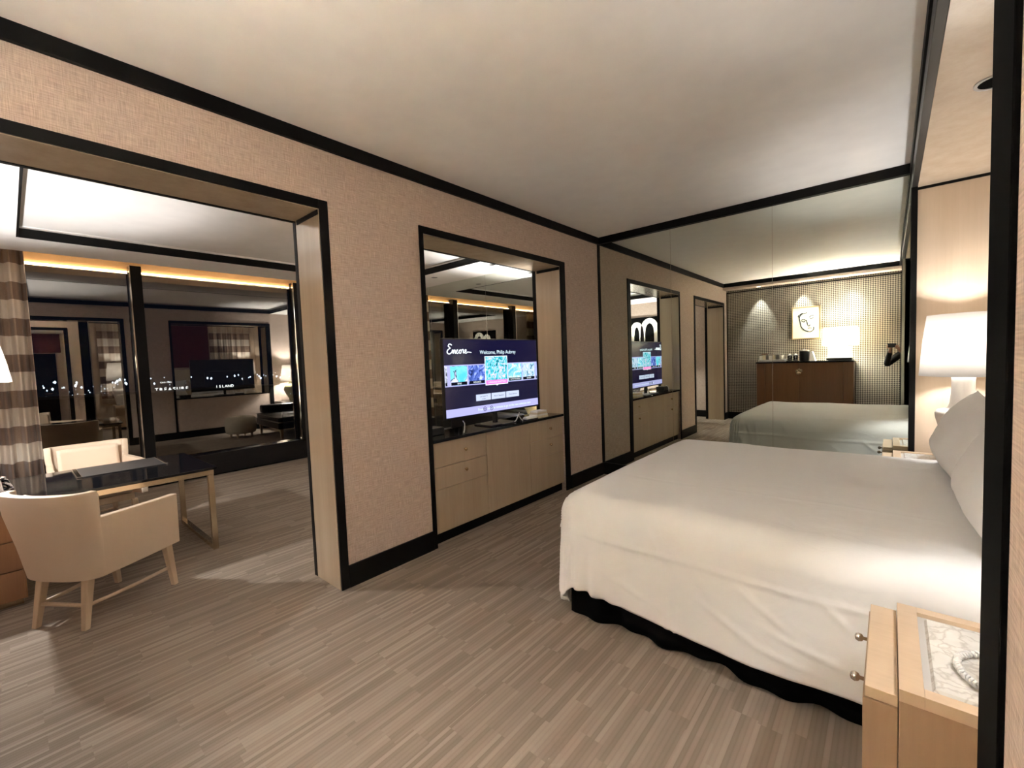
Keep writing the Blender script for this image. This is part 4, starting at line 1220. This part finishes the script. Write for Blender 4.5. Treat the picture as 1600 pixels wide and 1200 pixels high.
put(me, 'body', MT['skin'])
gs = G()
a00 = gs.p(L_(0, 0, .70), (.165, .125)); a0 = gs.p(L_(0, 0, .80), (.16, .12), a00); a1 = gs.p(L_(0, 0, .98), (.145, .105), a0); a2 = gs.p(L_(-.005, 0, 1.16), (.15, .105), a1); a3 = gs.p(L_(-.005, 0, 1.285), (.075, .07), a2)
for sg, sh, el, hnd in ((1, shL, elL, hl), (-1, shR, elR, hr)):
    s1 = gs.p(sh, .062, a2); e1 = gs.p(el, .048, s1); gs.p(el.lerp(hnd-fw*.045-ux*.045, .85), .034, e1)
put(skin(gs.v, gs.e, gs.r, a0), 'shirt', MT['shirt'])
gt_ = G()
b0 = gt_.p(L_(0, 0, .83), (.135, .098))
for sg in (1, -1):
    q = gt_.p(L_(0, sg*.088, .74), (.092, .092), b0); q = gt_.p(L_(.02, sg*.092, .44), .064, q); q = gt_.p(L_(-.01, sg*.092, .28), .060, q); gt_.p(L_(-.015, sg*.092, .06), .050, q)
put(skin(gt_.v, gt_.e, gt_.r, b0), 'trousers', MT['trousers'])
for sg in (1, -1):
    p0 = L_(-.04, sg*.092, .03)
    g2 = G(); z0 = g2.p(L_(-.05, sg*.092, .033), (.036, .032)); z1 = g2.p(L_(.04, sg*.096, .036), (.040, .032), z0); g2.p(L_(.13, sg*.102, .026), (.034, .022), z1)
    put(skin(g2.v, g2.e, g2.r, z0), 'shoe', MT['plastic'])
hm = MB()
def hairf(u, v):
    a = u*2*PI; b = v*PI*.60
    d = Vector((math.sin(b)*math.cos(a), math.sin(b)*math.sin(a), math.cos(b)))
    k = 1.0 if not (d.x > .35 and d.z < .45) else .80
    c = L_(.018, 0, 1.488)
    q = ff*d.x*.098*k+lf*d.y*.084*k+Vector((0,0,1))*d.z*.098
    return tuple(c+q)
hm.grid(hairf, 28, 16); hm.build('hair', MT['hair'], per, smooth=True, solid=.006)
for sg in (-1, 1):
    e_ = L_(.103, sg*.028, 1.475); MB().ball(e_, .009, 6).build('eye', MT['ceramic'], per, smooth=True)
    MB().ball(L_(.110, sg*.028, 1.475), .0045, 5).build('iris', MT['hair'], per, smooth=True)
    MB().ball(L_(.015, sg*.075, 1.465), .02, 6, 1.5).build('ear', MT['skin'], per, smooth=True)
MB().tube([L_(.108, 0, 1.478), L_(.122, 0, 1.455), L_(.120, 0, 1.440), L_(.105, 0, 1.438)], [.006, .010, .012, .006], 8).build('nose', MT['skin'], per, smooth=True)
MB().tube([L_(.098, -.022, 1.412), L_(.106, 0, 1.412), L_(.098, .022, 1.412)], [.003, .006, .003], 8).build('mouth', plain('lips', (.35, .13, .11), .4), per, smooth=True)
# the phone (held, so a thing of its own), behind the viewpoint
phn = thing('phone', 'dark phone held up in both hands by the person in black', 'phone', tuple(PHC))
def obox(c, ax, ay, az):
    m = MB(); P_ = [c+ax*i+ay*j+az*k for k in (-1,1) for (i,j) in ((-1,-1),(1,-1),(1,1),(-1,1))]
    return m.add(P_, [(0,3,2,1),(4,5,6,7),(0,1,5,4),(1,2,6,5),(2,3,7,6),(3,0,4,7)])
obox(PHC, rx*.066, ux*.032, fw*.0035).build('body', MT['plastic'], phn, bevel=.003)
obox(PHC-fw*.0038, rx*.062, ux*.029, fw*.0002).build('screen', glow('phone_screen', (.6, .55, .5), .25), phn)
obox(PHC+fw*.0045+rx*.045+ux*.016, rx*.015, ux*.014, fw*.0008).build('camera_bump', MT['plastic'], phn, bevel=.0005)

# ================================================================== NIGHT CITY BEYOND THE WINDOW
rr = random.Random(11)
cl_ = MB()
def lightpt(x, y, z, r):
    cl_.add([(x+r,y,z),(x-r*.5,y+r*.87,z),(x-r*.5,y-r*.87,z),(x,y,z+r*1.4),(x,y,z-r*1.4)], [(0,1,3),(1,2,3),(2,0,3),(1,0,4),(2,1,4),(0,2,4)])
for i in range(60):            # the far edge of town along the horizon
    lightpt(-900, rr.uniform(20, 470), rr.uniform(-16, -6), rr.uniform(.7, 1.8))
for i in range(150):           # streets nearer the tower
    x = -rr.uniform(500, 950); y = -4.5+(rr.uniform(.03, .12) if i % 2 else rr.uniform(.03, .5))*abs(x); lightpt(x, y, -abs(x)*rr.uniform(.015, .085), rr.uniform(.22, .55)*abs(x)/500)
cl_.build('city_lights', glow('city_light', (.80, .88, 1), 2.2), o=(0,0,0), kind='stuff', label='scattered white lights of the night city beyond the window', cat='lights')
struct('ground', MB().box(-1500, -120, -1500, 1500, -90, -86), plain('night_ground', (.02, .02, .025), .9))
# building with its lit name sign
def far_pt(px, py, d):
    v = fw+rx*((px-800)/FPX)-ux*((py-600)/FPX)
    return CAM+v*d
sg = thing('hotel_tower', 'dark distant hotel with white lit lettering seen through the window', 'building', (-165, 18, -60))
MB().box(-190, -165, -10, 60, -86, -4.5).build('tower', plain('night_facade', (.004, .004, .005), .8), sg)
signw = glow('sign_white', (1, .93, .85), 1.6)
def far_text(txt, px, py, d, size):
    p = far_pt(px, py, d)
    rot = Matrix(((0,0,1,0),(1,0,0,0),(0,1,0,0),(0,0,0,1)))
    mt = Matrix.Translation((p-Vector(sg['org']))*S) @ rot
    for i_, ch_ in enumerate(txt):
        text_mesh(ch_, size*S, signw, 'letter', sg, Matrix.Translation(Vector((0, (i_-(len(txt)-1)/2)*size*.74, 0))*S) @ mt, extrude=.05)
far_text('TREASURE', 269, 608, 150, 1.62)
far_text('ISLAND', 351, 603.5, 150, 1.25)
far_text('CASINO', 259, 597.5, 150, .7)
sn = thing('neon_sign', 'small pink and blue neon sign far below the window', 'sign', tuple(far_pt(102, 690, 120)))
p = far_pt(99, 691, 120); MB().ball(p, .55, 6).add([(p.x,p.y-1,p.z-.9),(p.x,p.y+1,p.z-.9),(p.x,p.y,p.z+1.2)], [(0,1,2)]).build('pink_light', glow('neon_pink', (1,.1,.35), 2.0), sn)
p = far_pt(108, 689, 120); MB().ball(p, .6, 6).build('blue_light', glow('neon_blue', (.1,.45,1), 2.0), sn)

# ------------------------------------------------------------------ tidy up
for o in list(bpy.data.objects):
    if 'org' in o: del o['org']
